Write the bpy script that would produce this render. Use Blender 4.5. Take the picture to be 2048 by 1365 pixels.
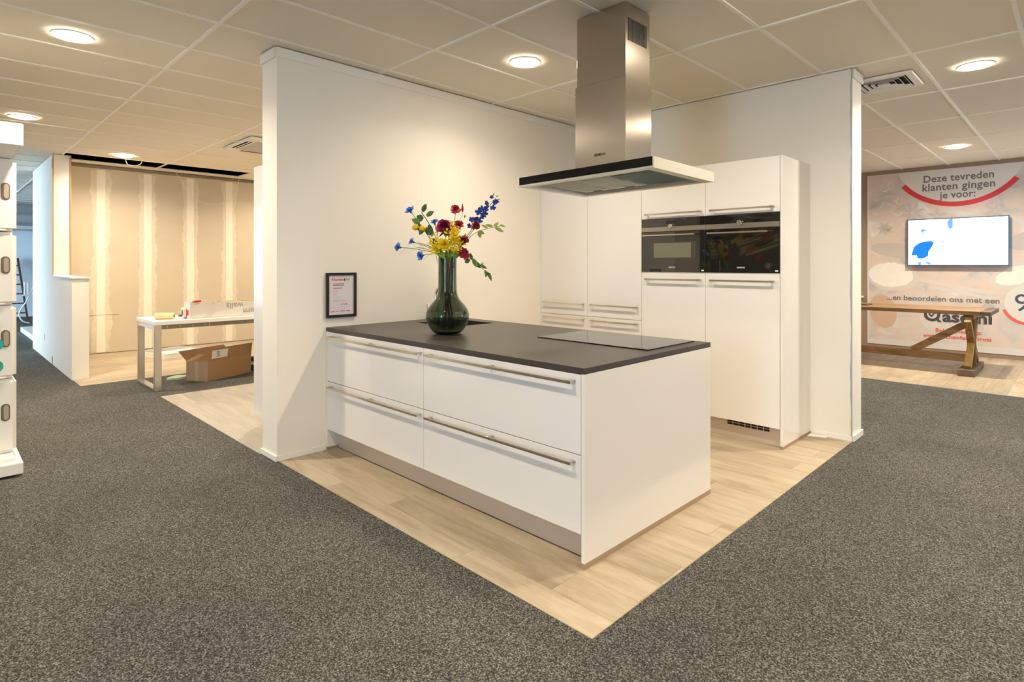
import bpy, bmesh, math, random
from mathutils import Vector, Matrix
random.seed(7)
R = math.radians
for o in list(bpy.data.objects): bpy.data.objects.remove(o)
S = bpy.context.scene
COL = S.collection

# ------------------------------------------------------------------ camera
cam_d = bpy.data.cameras.new('camera'); cam = bpy.data.objects.new('camera', cam_d); COL.objects.link(cam)
cam.location = (0, 0, 1.3943); cam.rotation_euler = (R(90), 0, 0.78238)
cam_d.sensor_width = 36; cam_d.lens = 1154.75 / 2048 * 36; cam_d.shift_y = -153.67 / 2048
cam_d.clip_start = .02; cam_d.clip_end = 200
S.camera = cam
# ------------------------------------------------------------------ world, exposure
W = bpy.data.worlds.new('world'); S.world = W; W.use_nodes = True
bg = W.node_tree.nodes['Background']; bg.inputs[0].default_value = (.52, .75, 1.0, 1); bg.inputs[1].default_value = 17.0
S.view_settings.view_transform = 'Standard'; S.view_settings.look = 'None'
S.view_settings.exposure = 0.0; S.view_settings.gamma = 1; S.view_settings.use_curve_mapping = False
S.cycles.use_denoising = True
S.cycles.max_bounces = 10; S.cycles.diffuse_bounces = 5; S.cycles.glossy_bounces = 4
S.cycles.transmission_bounces = 8; S.cycles.transparent_max_bounces = 8
S.cycles.sample_clamp_indirect = 6; S.cycles.caustics_refractive = False; S.cycles.caustics_reflective = False
LAMP_COL = (1.0, .855, .65); LAMP_W = 21.5

C = 2.9314                                   # ceiling height
XL, XL2, YL = -4.05, -4.30, 1.72             # long partition: kitchen face, back face, free end
YB, YB2, XB = 5.093, 5.346, -1.300           # kitchen rear partition: face, back face, free end
X0, X1, Y0, Y1 = -20.0, 4.0, -5.0, 11.1      # outer shell

# ------------------------------------------------------------------ mesh helpers
def B(): return bmesh.new()
def quadbox(bm, P, bev=0, seg=2):
    v = [bm.verts.new(p) for p in P]
    f = [bm.faces.new([v[i] for i in q]) for q in ((0,3,2,1),(4,5,6,7),(0,1,5,4),(1,2,6,5),(2,3,7,6),(3,0,4,7))]
    if bev:
        ed = list({e for k in f for e in k.edges})
        bmesh.ops.bevel(bm, geom=ed, offset=bev, segments=seg, affect='EDGES', clamp_overlap=True)
    return bm
def box(bm, x0, x1, y0, y1, z0, z1, bev=0, seg=2):
    return quadbox(bm, [(x0,y0,z0),(x1,y0,z0),(x1,y1,z0),(x0,y1,z0),(x0,y0,z1),(x1,y0,z1),(x1,y1,z1),(x0,y1,z1)], bev, seg)
def obox(bm, c, ax, ay, az, bev=0):          # oriented box: centre and three half axes
    c, ax, ay, az = map(Vector, (c, ax, ay, az))
    return quadbox(bm, [c-ax-ay-az, c+ax-ay-az, c+ax+ay-az, c-ax+ay-az, c-ax-ay+az, c+ax-ay+az, c+ax+ay+az, c-ax+ay+az], bev)
def beam(bm, a, b, w, h, up=(0,0,1), bev=0):
    a, b = Vector(a), Vector(b); d = (b-a).normalized(); s = d.cross(Vector(up)).normalized(); u = s.cross(d)
    return obox(bm, (a+b)/2, (b-a)/2, s*w/2, u*h/2, bev)
def tube(bm, pts, r, n=8, cap=True):
    pts = [Vector(p) for p in pts]; m = len(pts); rs = r if isinstance(r, (list, tuple)) else [r]*m
    rings = []; prev = None
    for i, p in enumerate(pts):
        d = (pts[min(i+1, m-1)] - pts[max(i-1, 0)]).normalized()
        if prev is None: a = d.orthogonal().normalized()
        else: a = (prev - d*prev.dot(d)); a = a.normalized() if a.length > 1e-6 else d.orthogonal().normalized()
        prev = a; b = d.cross(a)
        rings.append([bm.verts.new(p + (a*math.cos(2*math.pi*k/n) + b*math.sin(2*math.pi*k/n))*rs[i]) for k in range(n)])
    for i in range(m-1):
        for k in range(n): bm.faces.new((rings[i][k], rings[i][(k+1)%n], rings[i+1][(k+1)%n], rings[i+1][k]))
    if cap: bm.faces.new(rings[0][::-1]); bm.faces.new(rings[-1])
    return bm
def lathe(bm, prof, c=(0,0,0), n=40, axis='Z', cap=True):
    c = Vector(c); rings = []
    for r, z in prof:
        ring = []
        for k in range(n):
            a = 2*math.pi*k/n; p = (r*math.cos(a), r*math.sin(a), z)
            if axis == 'Y': p = (p[0], p[2], p[1])
            if axis == 'X': p = (p[2], p[0], p[1])
            ring.append(bm.verts.new(c + Vector(p)))
        rings.append(ring)
    for i in range(len(rings)-1):
        for k in range(n): bm.faces.new((rings[i][k], rings[i][(k+1)%n], rings[i+1][(k+1)%n], rings[i+1][k]))
    if cap: bm.faces.new(rings[0][::-1]); bm.faces.new(rings[-1])
    bmesh.ops.recalc_face_normals(bm, faces=bm.faces)
    return bm
def prism(bm, poly, f, d):                   # 2-D outline -> 3-D through f, thickness vector d
    d = Vector(d); a = [bm.verts.new(f(*p)) for p in poly]; b = [bm.verts.new(Vector(f(*p)) + d) for p in poly]; n = len(poly)
    bm.faces.new(a); bm.faces.new(b[::-1])
    for i in range(n): bm.faces.new((a[i], b[i], b[(i+1)%n], a[(i+1)%n]))
    bmesh.ops.recalc_face_normals(bm, faces=bm.faces)
    return bm
def bez(p, n=12):                            # smooth curve through control points (Catmull-Rom)
    p = [Vector(q) for q in p]; out = []
    for i in range(len(p)-1):
        a, b, c, d = p[max(i-1,0)], p[i], p[i+1], p[min(i+2,len(p)-1)]
        for k in range(n):
            t = k/n; out.append(.5*((2*b)+(c-a)*t+(2*a-5*b+4*c-d)*t*t+(3*b-a-3*c+d)*t**3))
    return out + [p[-1]]

ORG = {}
def thing(name, loc, label, cat, group=None, kind=None):
    o = bpy.data.objects.new(name, None); COL.objects.link(o); o.location = loc; o.empty_display_size = .05
    ORG[o] = Vector(loc); tag(o, label, cat, group, kind); return o
def tag(o, label=None, cat=None, group=None, kind=None):
    if label: o['label'] = label
    if cat: o['category'] = cat
    if group: o['group'] = group
    if kind: o['kind'] = kind
    return o
def obj(name, bm, mat, parent=None, smooth=False, label=None, cat=None, group=None, kind=None):
    if parent is not None: org = ORG[parent]
    else:
        xs = [v.co for v in bm.verts]
        org = Vector(((min(v.x for v in xs)+max(v.x for v in xs))/2, (min(v.y for v in xs)+max(v.y for v in xs))/2, min(v.z for v in xs)))
    for v in bm.verts: v.co -= org
    me = bpy.data.meshes.new(name); bm.to_mesh(me); bm.free()
    me.materials.append(mat)
    if smooth:
        me.polygons.foreach_set('use_smooth', [True]*len(me.polygons))
        try: me.set_sharp_from_angle(angle=R(40))
        except Exception: pass
    o = bpy.data.objects.new(name, me); COL.objects.link(o)
    if parent is not None: o.parent = parent
    else: o.location = org
    ORG[o] = org
    return tag(o, label, cat, group, kind)
def copy_tree(o, parent=None):
    c = o.copy(); COL.objects.link(c); c.parent = parent; ORG[c] = ORG.get(o, Vector())
    for ch in list(o.children): copy_tree(ch, c)
    return c
def text(name, s, size, f, mat, parent, align='LEFT', bold=0.0, depth=.0008, space=1.0, width=None):
    cu = bpy.data.curves.new('t', 'FONT'); cu.body = s; cu.size = size; cu.align_x = align; cu.offset = bold*size
    cu.space_character = space; cu.extrude = depth/2; cu.resolution_u = 3; cu.fill_mode = 'BOTH'
    t = bpy.data.objects.new('t', cu); COL.objects.link(t)
    dg = bpy.context.evaluated_depsgraph_get(); me = bpy.data.meshes.new_from_object(t.evaluated_get(dg))
    bpy.data.objects.remove(t); bm = B(); bm.from_mesh(me); bpy.data.meshes.remove(me)
    if width:
        xs = [v.co.x for v in bm.verts]; k = width/(max(xs)-min(xs)); o0 = min(xs) if align == 'LEFT' else 0
        for v in bm.verts: v.co.x = (v.co.x-o0)*k
    for v in bm.verts: v.co = Vector(f(v.co.x, v.co.y)) + NRM(f)*(v.co.z)
    return obj(name, bm, mat, parent)
def NRM(f):
    o = Vector(f(0,0)); return (Vector(f(1,0))-o).cross(Vector(f(0,1))-o).normalized()

# ------------------------------------------------------------------ materials
MATS = {}
def mat(name, col, rough=.5, metal=0, spec=.5, coat=0, emit=None, es=0, bump=None, trans=0, ior=1.45, var=0, vs=8):
    if name in MATS: return MATS[name]
    m = bpy.data.materials.new(name); m.use_nodes = True; nt = m.node_tree; p = nt.nodes['Principled BSDF']
    p.inputs['Base Color'].default_value = (*col, 1); p.inputs['Roughness'].default_value = rough
    p.inputs['Metallic'].default_value = metal; p.inputs['Specular IOR Level'].default_value = spec
    p.inputs['Coat Weight'].default_value = coat; p.inputs['Coat Roughness'].default_value = .04
    p.inputs['Transmission Weight'].default_value = trans; p.inputs['IOR'].default_value = ior
    if emit: p.inputs['Emission Color'].default_value = (*emit, 1); p.inputs['Emission Strength'].default_value = es
    tc = nt.nodes.new('ShaderNodeTexCoord')
    if var:
        n = nt.nodes.new('ShaderNodeTexNoise'); n.inputs['Scale'].default_value = vs; n.inputs['Detail'].default_value = 4
        nt.links.new(tc.outputs['Object'], n.inputs['Vector'])
        mx = nt.nodes.new('ShaderNodeMix'); mx.data_type = 'RGBA'
        mx.inputs[6].default_value = (*[c*(1-var) for c in col], 1); mx.inputs[7].default_value = (*[min(1, c*(1+var)) for c in col], 1)
        nt.links.new(n.outputs['Fac'], mx.inputs[0]); nt.links.new(mx.outputs[2], p.inputs['Base Color'])
    if bump:
        n = nt.nodes.new('ShaderNodeTexNoise'); n.inputs['Scale'].default_value = bump[0]; n.inputs['Detail'].default_value = 5
        b = nt.nodes.new('ShaderNodeBump'); b.inputs['Strength'].default_value = bump[1]; b.inputs['Distance'].default_value = bump[2] if len(bump) > 2 else .002
        nt.links.new(tc.outputs['Object'], n.inputs['Vector']); nt.links.new(n.outputs['Fac'], b.inputs['Height']); nt.links.new(b.outputs[0], p.inputs['Normal'])
    MATS[name] = m; return m
def ramp(nt, stops, src):
    r = nt.nodes.new('ShaderNodeValToRGB'); e = r.color_ramp.elements
    while len(e) < len(stops): e.new(.5)
    for k, (t, c) in enumerate(stops): e[k].position = t; e[k].color = (*c, 1)
    nt.links.new(src, r.inputs[0]); return r
def wood(name, stops, axis, rough=.42, stretch=(1.6, 11), tone=.13, spec=.4):
    m = bpy.data.materials.new(name); m.use_nodes = True; nt = m.node_tree; p = nt.nodes['Principled BSDF']; N = nt.nodes.new; L = nt.links.new
    tc = N('ShaderNodeTexCoord'); oi = N('ShaderNodeObjectInfo'); mul = N('ShaderNodeVectorMath'); mul.operation = 'SCALE'
    comb = N('ShaderNodeCombineXYZ'); [L(oi.outputs['Random'], comb.inputs[i]) for i in range(3)]
    L(comb.outputs[0], mul.inputs[0]); mul.inputs['Scale'].default_value = 61
    add = N('ShaderNodeVectorMath'); L(tc.outputs['Object'], add.inputs[0]); L(mul.outputs[0], add.inputs[1])
    mp = N('ShaderNodeMapping'); a, b = stretch; mp.inputs['Scale'].default_value = (a, b, b) if axis == 'X' else (b, a, b) if axis == 'Y' else (b, b, a)
    L(add.outputs[0], mp.inputs['Vector'])
    n1 = N('ShaderNodeTexNoise'); n1.inputs['Scale'].default_value = 1; n1.inputs['Detail'].default_value = 7; n1.inputs['Roughness'].default_value = .62; n1.inputs['Distortion'].default_value = .6
    L(mp.outputs[0], n1.inputs['Vector']); rp = ramp(nt, stops, n1.outputs['Fac'])
    n2 = N('ShaderNodeTexNoise'); n2.inputs['Scale'].default_value = 9; n2.inputs['Detail'].default_value = 3; L(mp.outputs[0], n2.inputs['Vector'])
    hs = N('ShaderNodeHueSaturation'); mr = N('ShaderNodeMapRange'); mr.inputs['To Min'].default_value = 1-tone; mr.inputs['To Max'].default_value = 1+tone*.7
    L(oi.outputs['Random'], mr.inputs[0]); L(mr.outputs[0], hs.inputs['Value']); L(rp.outputs[0], hs.inputs['Color'])
    mx = N('ShaderNodeMix'); mx.data_type = 'RGBA'; mx.blend_type = 'MULTIPLY'; mx.inputs[0].default_value = .22
    L(hs.outputs[0], mx.inputs[6]); L(n2.outputs['Fac'], mx.inputs[7]); L(mx.outputs[2], p.inputs['Base Color'])
    p.inputs['Roughness'].default_value = rough; p.inputs['Specular IOR Level'].default_value = spec
    bp = N('ShaderNodeBump'); bp.inputs['Strength'].default_value = .12; bp.inputs['Distance'].default_value = .001; L(n1.outputs['Fac'], bp.inputs['Height']); L(bp.outputs[0], p.inputs['Normal'])
    return m
def carpet_mat():
    m = bpy.data.materials.new('grey_loop_carpet'); m.use_nodes = True; nt = m.node_tree; p = nt.nodes['Principled BSDF']; N = nt.nodes.new; L = nt.links.new
    tc = N('ShaderNodeTexCoord'); n1 = N('ShaderNodeTexNoise'); n1.inputs['Scale'].default_value = 160; n1.inputs['Detail'].default_value = 3; n1.inputs['Roughness'].default_value = .7
    L(tc.outputs['Object'], n1.inputs['Vector'])
    r1 = ramp(nt, [(.37, (.016,.016,.015)), (.47, (.062,.061,.057)), (.55, (.12,.118,.11)), (.65, (.29,.285,.265))], n1.outputs['Fac'])
    n2 = N('ShaderNodeTexNoise'); n2.inputs['Scale'].default_value = 1.1; n2.inputs['Detail'].default_value = 5; L(tc.outputs['Object'], n2.inputs['Vector'])
    r2 = ramp(nt, [(.3, (.82,.82,.82)), (.7, (1.1,1.09,1.05))], n2.outputs['Fac'])
    mx = N('ShaderNodeMix'); mx.data_type = 'RGBA'; mx.blend_type = 'MULTIPLY'; mx.inputs[0].default_value = 1
    L(r1.outputs[0], mx.inputs[6]); L(r2.outputs[0], mx.inputs[7]); L(mx.outputs[2], p.inputs['Base Color'])
    p.inputs['Roughness'].default_value = .95; p.inputs['Specular IOR Level'].default_value = .15
    b = N('ShaderNodeBump'); b.inputs['Strength'].default_value = .6; b.inputs['Distance'].default_value = .005; L(n1.outputs['Fac'], b.inputs['Height']); L(b.outputs[0], p.inputs['Normal'])
    return m
def brushed(name, col, axis='Z', rough=.28, aniso=0):
    m = bpy.data.materials.new(name); m.use_nodes = True; nt = m.node_tree; p = nt.nodes['Principled BSDF']; N = nt.nodes.new; L = nt.links.new
    tc = N('ShaderNodeTexCoord'); mp = N('ShaderNodeMapping'); mp.inputs['Scale'].default_value = (300,300,3) if axis == 'Z' else (3,300,300) if axis == 'X' else (300,3,300)
    L(tc.outputs['Object'], mp.inputs['Vector']); n = N('ShaderNodeTexNoise'); n.inputs['Scale'].default_value = 1; n.inputs['Detail'].default_value = 3; L(mp.outputs[0], n.inputs['Vector'])
    mr = N('ShaderNodeMapRange'); mr.inputs['To Min'].default_value = rough*.94; mr.inputs['To Max'].default_value = rough*1.06; L(n.outputs['Fac'], mr.inputs[0]); L(mr.outputs[0], p.inputs['Roughness'])
    p.inputs['Base Color'].default_value = (*col, 1); p.inputs['Metallic'].default_value = 1
    p.inputs['Anisotropic'].default_value = aniso; p.inputs['Anisotropic Rotation'].default_value = 0
    return m

M_wall = mat('white_wall_paint', (.85,.81,.735), .75, spec=.25, bump=(220, .06, .001), var=.015, vs=1.5)
M_trim = mat('white_trim_paint', (.86,.84,.80), .4, bump=(90, .03, .001))
M_carpet = carpet_mat()
OAK = [(.25,(.31,.235,.15)), (.45,(.46,.37,.255)), (.6,(.53,.44,.315)), (.8,(.60,.51,.38))]
M_oakX = wood('pale_oak_planks_along_x', OAK, 'X'); M_oakY = wood('pale_oak_planks_along_y', OAK, 'Y')
M_vinyl = wood('greige_vinyl_planks', [(.25,(.36,.33,.28)), (.5,(.47,.43,.37)), (.8,(.56,.52,.46))], 'X', tone=.08)
M_void = mat('dark_plenum', (.012,.014,.013), .9, var=.4, vs=4)
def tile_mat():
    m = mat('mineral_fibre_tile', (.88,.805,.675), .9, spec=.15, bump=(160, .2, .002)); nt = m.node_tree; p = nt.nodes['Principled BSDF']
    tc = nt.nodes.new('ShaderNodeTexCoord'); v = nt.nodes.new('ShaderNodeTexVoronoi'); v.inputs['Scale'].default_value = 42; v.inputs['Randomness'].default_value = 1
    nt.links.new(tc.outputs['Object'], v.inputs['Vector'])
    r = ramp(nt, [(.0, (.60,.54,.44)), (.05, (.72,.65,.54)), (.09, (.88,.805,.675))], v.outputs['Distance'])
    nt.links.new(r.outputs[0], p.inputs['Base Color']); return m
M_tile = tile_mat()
M_tbar = mat('white_ceiling_grid', (.95,.92,.85), .45, var=.01)
M_lac = mat('cream_gloss_lacquer', (.79,.765,.735), .10, spec=.5, coat=.25, var=.006, vs=2)
M_sat = mat('cream_satin_lacquer', (.79,.765,.735), .26, spec=.45, var=.006, vs=2)
M_carc = mat('cream_carcass_board', (.66,.61,.54), .5, var=.01)
M_plinth = mat('champagne_metal_plinth', (.62,.53,.45), .33, metal=.35, var=.02)
M_strip = mat('brown_base_strip', (.36,.25,.16), .5, var=.05)
M_nick = brushed('brushed_nickel', (.72,.66,.56), 'X', .24)
M_steel = brushed('brushed_steel', (.52,.47,.41), 'Z', .25, .8)
M_steelB = brushed('brushed_light_steel', (.70,.66,.59), 'X', .42)
M_top = mat('dark_worktop_laminate', (.052,.046,.040), .36, spec=.5, bump=(700, .05, .0005), var=.06, vs=60)
M_blackg = mat('black_glass', (.006,.006,.007), .03, spec=.6, var=.02)
M_black = mat('black_plastic', (.012,.012,.013), .4, var=.05)
M_white = mat('white_plastic', (.85,.83,.78), .4, var=.01)
M_led = mat('downlight_diffuser', (1,1,1), .5, emit=(1,.87,.68), es=150)
M_slot = mat('dark_slot', (.01,.01,.01), .8, var=.1)
M_greyp = mat('grey_print', (.16,.16,.17), .6, var=.02)
M_dark = mat('charcoal_print', (.055,.055,.065), .6, var=.02)
M_red = mat('red_print', (.62,.03,.05), .55, var=.03)
M_lred = mat('light_red_print', (.72,.12,.09), .6, var=.03)

# ------------------------------------------------------------------ structure: floor, walls
bm = B(); box(bm, X0-.2, X1+.2, Y0-.2, Y1+.2, -.06, 0)
obj('floor', bm, M_carpet, label='dark grey flecked loop carpet covering the showroom', cat='floor', kind='structure')
def plank_floor(x0, x1, y0, y1, axis, w, length, m, label, shift=.0, gap=.0012):
    bm = B(); box(bm, x0, x1, y0, y1, -.004, .0004)
    base = obj('floor', bm, mat('plank_joint', (.30,.22,.13), .8, var=.05), label=label, cat='floor', kind='structure')
    a0, a1, b0, b1 = (x0, x1, y0, y1) if axis == 'X' else (y0, y1, x0, x1)
    b = b0 - shift; r = random.Random(int(abs(x0*100+y0*10)))
    while b < b1 - .004:
        a = a0 - r.random()*length
        while a < a1 - .004:
            p0, p1, q0, q1 = max(a, a0), min(a+length, a1), max(b, b0), min(b+w, b1)
            if p1-p0 > .004 and q1-q0 > .004:
                bm = B(); g = gap/2
                if axis == 'X': box(bm, p0+g, p1-g, q0+g, q1-g, .0002, .003)
                else: box(bm, q0+g, q1-g, p0+g, p1-g, .0002, .003)
                obj('plank', bm, m, base)
            a += length
        b += w
    return base
plank_floor(XL, XB, 1.73, YB, 'X', .187, 1.24, M_oakX, 'pale oak plank floor under the kitchen island', .05)
plank_floor(-6.9, XL2, 1.70, 6.0, 'X', .187, 1.24, M_vinyl, 'greyish plank floor behind the long white partition')
plank_floor(-10.87, -8.14, 1.20, 6.0, 'Y', .187, 1.24, M_oakY, 'pale oak plank floor before the unpainted plasterboard wall')
plank_floor(-3.4, 1.3, 8.04, Y1, 'Y', .187, 1.24, M_oakY, 'pale oak plank floor under the trestle table by the mural')
bm = B(); box(bm, -3.4, 1.3, 8.015, 8.045, 0, .005)
obj('trim_1', bm, mat('grey_edge_profile', (.45,.46,.47), .35, metal=.8, var=.02), label='thin grey metal edge profile between carpet and far oak floor', cat='trim', kind='structure')

def wall(name, x0, x1, y0, y1, label, z0=0, z1=C, m=None):
    if name.startswith('wall_far') or name == 'wall_added_return': z1 = C+.32
    bm = B(); box(bm, x0, x1, y0, y1, z0, z1)
    return obj(name, bm, m or M_wall, label=label, cat='wall', kind='structure')
wall('wall_left', XL2, XL, YL, YB2, 'long white partition with the framed price sheet on it')
wall('wall_back', XL, XB, YB, YB2, 'white rear partition behind the tall kitchen cabinets')
# corner bead on the free end of the rear partition
bm = B(); prism(bm, [(-1.312+.0025*math.sin(z*9)+.002*math.sin(z*31), z/1) for z in [C*k/40 for k in range(41)]] + [(XB+.001, C), (XB+.001, 0)], lambda x, z: (x, YB-.0015, z), (0,.003,0))
obj('trim_2', bm, mat('zinc_corner_bead', (.42,.47,.53), .4, metal=.6, var=.15, vs=20), label='bare zinc corner bead down the edge of the rear partition', cat='trim', kind='structure')
def trim(n, x0, x1, y0, y1, z0, z1, label, name='trim_%d'):
    bm = B(); box(bm, x0, x1, y0, y1, z0, z1, .002, 1)
    return obj(name % n if '%' in name else name, bm, M_trim, label=label, cat='trim', kind='structure')
trim(3, XL2-.014, XL-.006, YL-.014, YL, C-.07, C, 'white cover strip atop the free end of the long partition')
trim(4, XL, XL+.006, YL, YB, C-.07, C, 'slim white cover strip along the top of the long partition')
trim(5, XB, XB+.014, YB+.004, YB2+.014, C-.07, C, 'white cover strip atop the free end of the rear partition')
bm = B(); box(bm, XL2-.012, XL+.012, YL-.012, YL, 0, .042, .003, 1); box(bm, XL, XL+.012, YL, 2.09, 0, .042, .003, 1)
obj('baseboard_left', bm, M_trim, label='white skirting round the foot of the long partition', cat='baseboard', kind='structure')
bm = B(); box(bm, XB, XB+.014, YB, YB2+.014, 0, .05, .003, 1); box(bm, -1.60, XB, YB-.008, YB, 0, .042, .003, 1)
obj('baseboard_back', bm, M_trim, label='white skirting round the foot of the rear partition', cat='baseboard', kind='structure')

M_brown = mat('taupe_brown_wall', (.30,.215,.16), .7, var=.02)
M_blu = mat('pale_wall_paint', (.80,.82,.84), .7, var=.01)
wall('wall_far_right', X0, X1+.2, Y1, Y1+.2, 'taupe brown far wall carrying the food mural', m=M_brown)
wall('wall_far_left', X0-.2, X0, Y0-.2, Y1, 'pale far wall with the ladder leaning on it', m=mat('pale_blue_wall', (.80,.88,.93), .7, var=.01))
def windowed(name, axis, c0, c1, a0, a1, openings, label, ws):
    """wall with rectangular openings; a runs along the wall, openings = (a0, a1, z0, z1)"""
    bm = B(); cur = a0
    def bb(p, q, z0, z1):
        if q-p > .001 and z1-z0 > .001:
            box(bm, *((p, q, c0, c1) if axis == 'X' else (c0, c1, p, q)), z0, z1)
    for (p, q, z0, z1) in openings:
        bb(cur, p, 0, C+.32); bb(p, q, 0, z0); bb(p, q, z1, C+.32); cur = q
    bb(cur, a1, 0, C+.32)
    obj(name, bm, M_wall, label=label, cat='wall', kind='structure')
    for k, (p, q, z0, z1) in enumerate(openings):
        bm = B(); n = max(2, round((q-p)/1.1)); t = .05
        def fb(pa, qa, za, zb): box(bm, *((pa, qa, c0+.05, c1-.05) if axis == 'X' else (c0+.05, c1-.05, pa, qa)), za, zb)
        fb(p, q, z0, z0+t); fb(p, q, z1-t, z1)
        for i in range(n+1):
            x = p + (q-p-t)*i/n; fb(x, x+t, z0, z1)
        obj('window_%d' % (ws+k), bm, mat('dark_window_frame', (.05,.05,.055), .4, var=.03), label='shop window with slim dark frame, number %s along the street side' % ['one','two','three','four'][ws+k-1], cat='window', kind='structure')
windowed('wall_front', 'X', Y0-.2, Y0, -11.6, X1+.2, [(-1.0, .3, .1, 2.75)], 'white street side wall behind the camera', 1)
windowed('wall_right', 'Y', X1, X1+.2, Y0, Y1, [(9.2, 10.7, .5, 2.75)], 'white side wall of the showroom to the right', 2)
windowed('wall_added_facade', 'X', -1.8, -1.6, X0-.2, -11.4, [(-19.0, -11.9, .15, 2.8)], 'unseen white street wall added to daylight the far corridor', 3)  # unseen street front, added close in so its window daylight reaches the corridor
wall('wall_added_return', -11.6, -11.4, Y0, -1.6, 'short unseen return wall added between the two street fronts')  # unseen jog, added to join the street front brought in for daylight
wall('wall_inner', -10.87, XL2, 6.0, 6.1, 'white cross wall closing the bay behind the long partition')

# low wall, full-height wall piece and plasterboard bay on the left
bm = B(); box(bm, -10.2, -8.62, 1.19, 1.357, 0, 1.22); box(bm, -10.2, -8.60, 1.18, 1.367, 1.22, 1.238, .002, 1)
obj('wall_low', bm, M_wall, label='waist high white parapet beside the bay being built', cat='wall', kind='structure')
w = wall('wall_corridor', -12.4, -10.2, 1.19, 1.40, 'white corridor wall washed in blue daylight')
M_edge = mat('raw_mdf_edge', (.52,.31,.12), .7, var=.1, vs=30)
for y in (1.19, 1.385):
    bm = B(); box(bm, -10.2, -10.192, y, y+.015, 1.238, C); obj('edge_strip', bm, M_edge, w)
bm = B(); box(bm, -10.22, -10.20, 1.186, 1.19, 0, .11); box(bm, -10.235, -10.22, 1.186, 1.19, 2.74, 2.86); obj('clip', bm, M_black, w)
bm = B(); box(bm, -11.02, -10.94, 1.182, 1.19, .27, .36, .003, 1)
sock = obj('wall_socket', bm, M_white, label='small white wall socket low on the blue-lit corridor wall', cat='socket')
bm = B(); lathe(bm, [(.018, 1.1815), (.018, 1.1825)], (-10.98, 0, .315), 20, 'Y'); obj('socket_face', bm, M_trim, sock)

# unpainted plasterboard wall
bm = B(); box(bm, -11.0, -10.875, 1.40, 6.0, 0, C)
pw = obj('wall_plasterboard', bm, mat('stud_dark', (.25,.2,.14), .9, var=.05), label='unpainted plasterboard wall with filled joints at the back of the bay', cat='wall', kind='structure')
M_pb = mat('beige_plasterboard', (.60,.515,.39), .85, spec=.2, var=.05, vs=3)
M_fil1 = mat('thin_joint_filler', (.69,.61,.48), .85, var=.09, vs=14)
M_fil2 = mat('thick_joint_filler', (.84,.78,.66), .8, var=.03, vs=6)
cs = [1.23+.632*k for k in range(8)]
for a, b in zip(cs, cs[1:]):
    bm = B(); box(bm, -10.875, -10.87, max(a, 1.402)+.001, b-.001, .012, C-.05); obj('plasterboard', bm, M_pb, pw)
for c in cs[1:7]:
    def strip(hw, jit, x, z0, z1, seed):
        r = random.Random(seed); zs = [z0+(z1-z0)*i/110 for i in range(111)]; wL = wR = 0; Lp = []; Rp = []
        for z in zs:
            wL = .82*wL + r.uniform(-jit, jit); wR = .82*wR + r.uniform(-jit, jit)
            Lp.append((c-hw+wL, z)); Rp.append((c+hw+wR, z))
        bm = B(); prism(bm, Lp + Rp[::-1], lambda y, z: (x, y, z), (.0015, 0, 0)); return bm
    obj('filler_band', strip(.118, .013, -10.869, .03, C-.09, int(c*100)), M_fil1, pw)
    obj('filler_strip', strip(.056, .003, -10.8675, .02, C-.07, int(c*77)), M_fil2, pw)
bm = B(); box(bm, -10.868, -10.864, 1.41, 2.1, .602, .607); obj('chalk_line', bm, mat('faint_pencil', (.45,.36,.25), .9, var=.1), pw)

# ------------------------------------------------------------------ ceiling: grid, tiles, plenum
bm = B(); box(bm, X0-.2, X1+.2, Y0-.2, Y1+.2, C+.32, C+.42)
ceil = obj('ceiling', bm, M_void, label='suspended ceiling of speckled mineral tiles in a white grid', cat='ceiling', kind='structure')
GX = [-.907-.605*k for k in range(-9, 33)]; GY = [1.30+1.255*j for j in range(-6, 9)]
GX = sorted(x for x in GX if X0 < x < X1); GY = [y for y in GY if Y0 < y < Y1]
for y in GY:
    bm = B(); box(bm, X0, X1, y-.012, y+.012, C, C+.012); obj('grid_bar', bm, M_tbar, ceil)
for x in GX:
    bm = B(); box(bm, x-.012, x+.012, Y0, Y1, C+.0008, C+.012); obj('grid_bar', bm, M_tbar, ceil)
fx, fy = -math.sin(.78238), math.cos(.78238)
def seen(x0, x1, y0, y1):
    for x in (x0, (x0+x1)/2, x1):
        for y in (y0, (y0+y1)/2, y1):
            d = x*fx+y*fy
            if d > .2:
                u = 1024+1154.75*(x*fy-y*fx)/d; v = 528.8-1154.75*(C-1.3943)/d
                if -30 < u < 2080 and -30 < v: return True
    return False
xs = [X0]+GX+[X1]; ys = [Y0]+GY+[Y1]; far = B(); nt_ = 0; cand = []
for x0, x1 in zip(xs, xs[1:]):
    for y0, y1 in zip(ys, ys[1:]):
        if abs(x0+10.587) < .05 and 1.2 < y0 < 2.7: continue          # two tiles taken out over the plasterboard
        if seen(x0, x1, y0, y1) and x0 > -13.2: cand.append((x0, x1, y0, y1))
        else: box(far, x0, x1, y0, y1, C+.009, C+.02)
cand.sort(key=lambda t: (t[0]+t[1])**2+(t[2]+t[3])**2)
for q in cand[290:]: box(far, *q, C+.009, C+.02)
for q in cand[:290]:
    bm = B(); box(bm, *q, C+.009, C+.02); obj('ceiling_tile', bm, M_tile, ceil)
o = obj('ceiling_tile_field', far, M_tile, ceil); o['kind'] = 'stuff'
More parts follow.
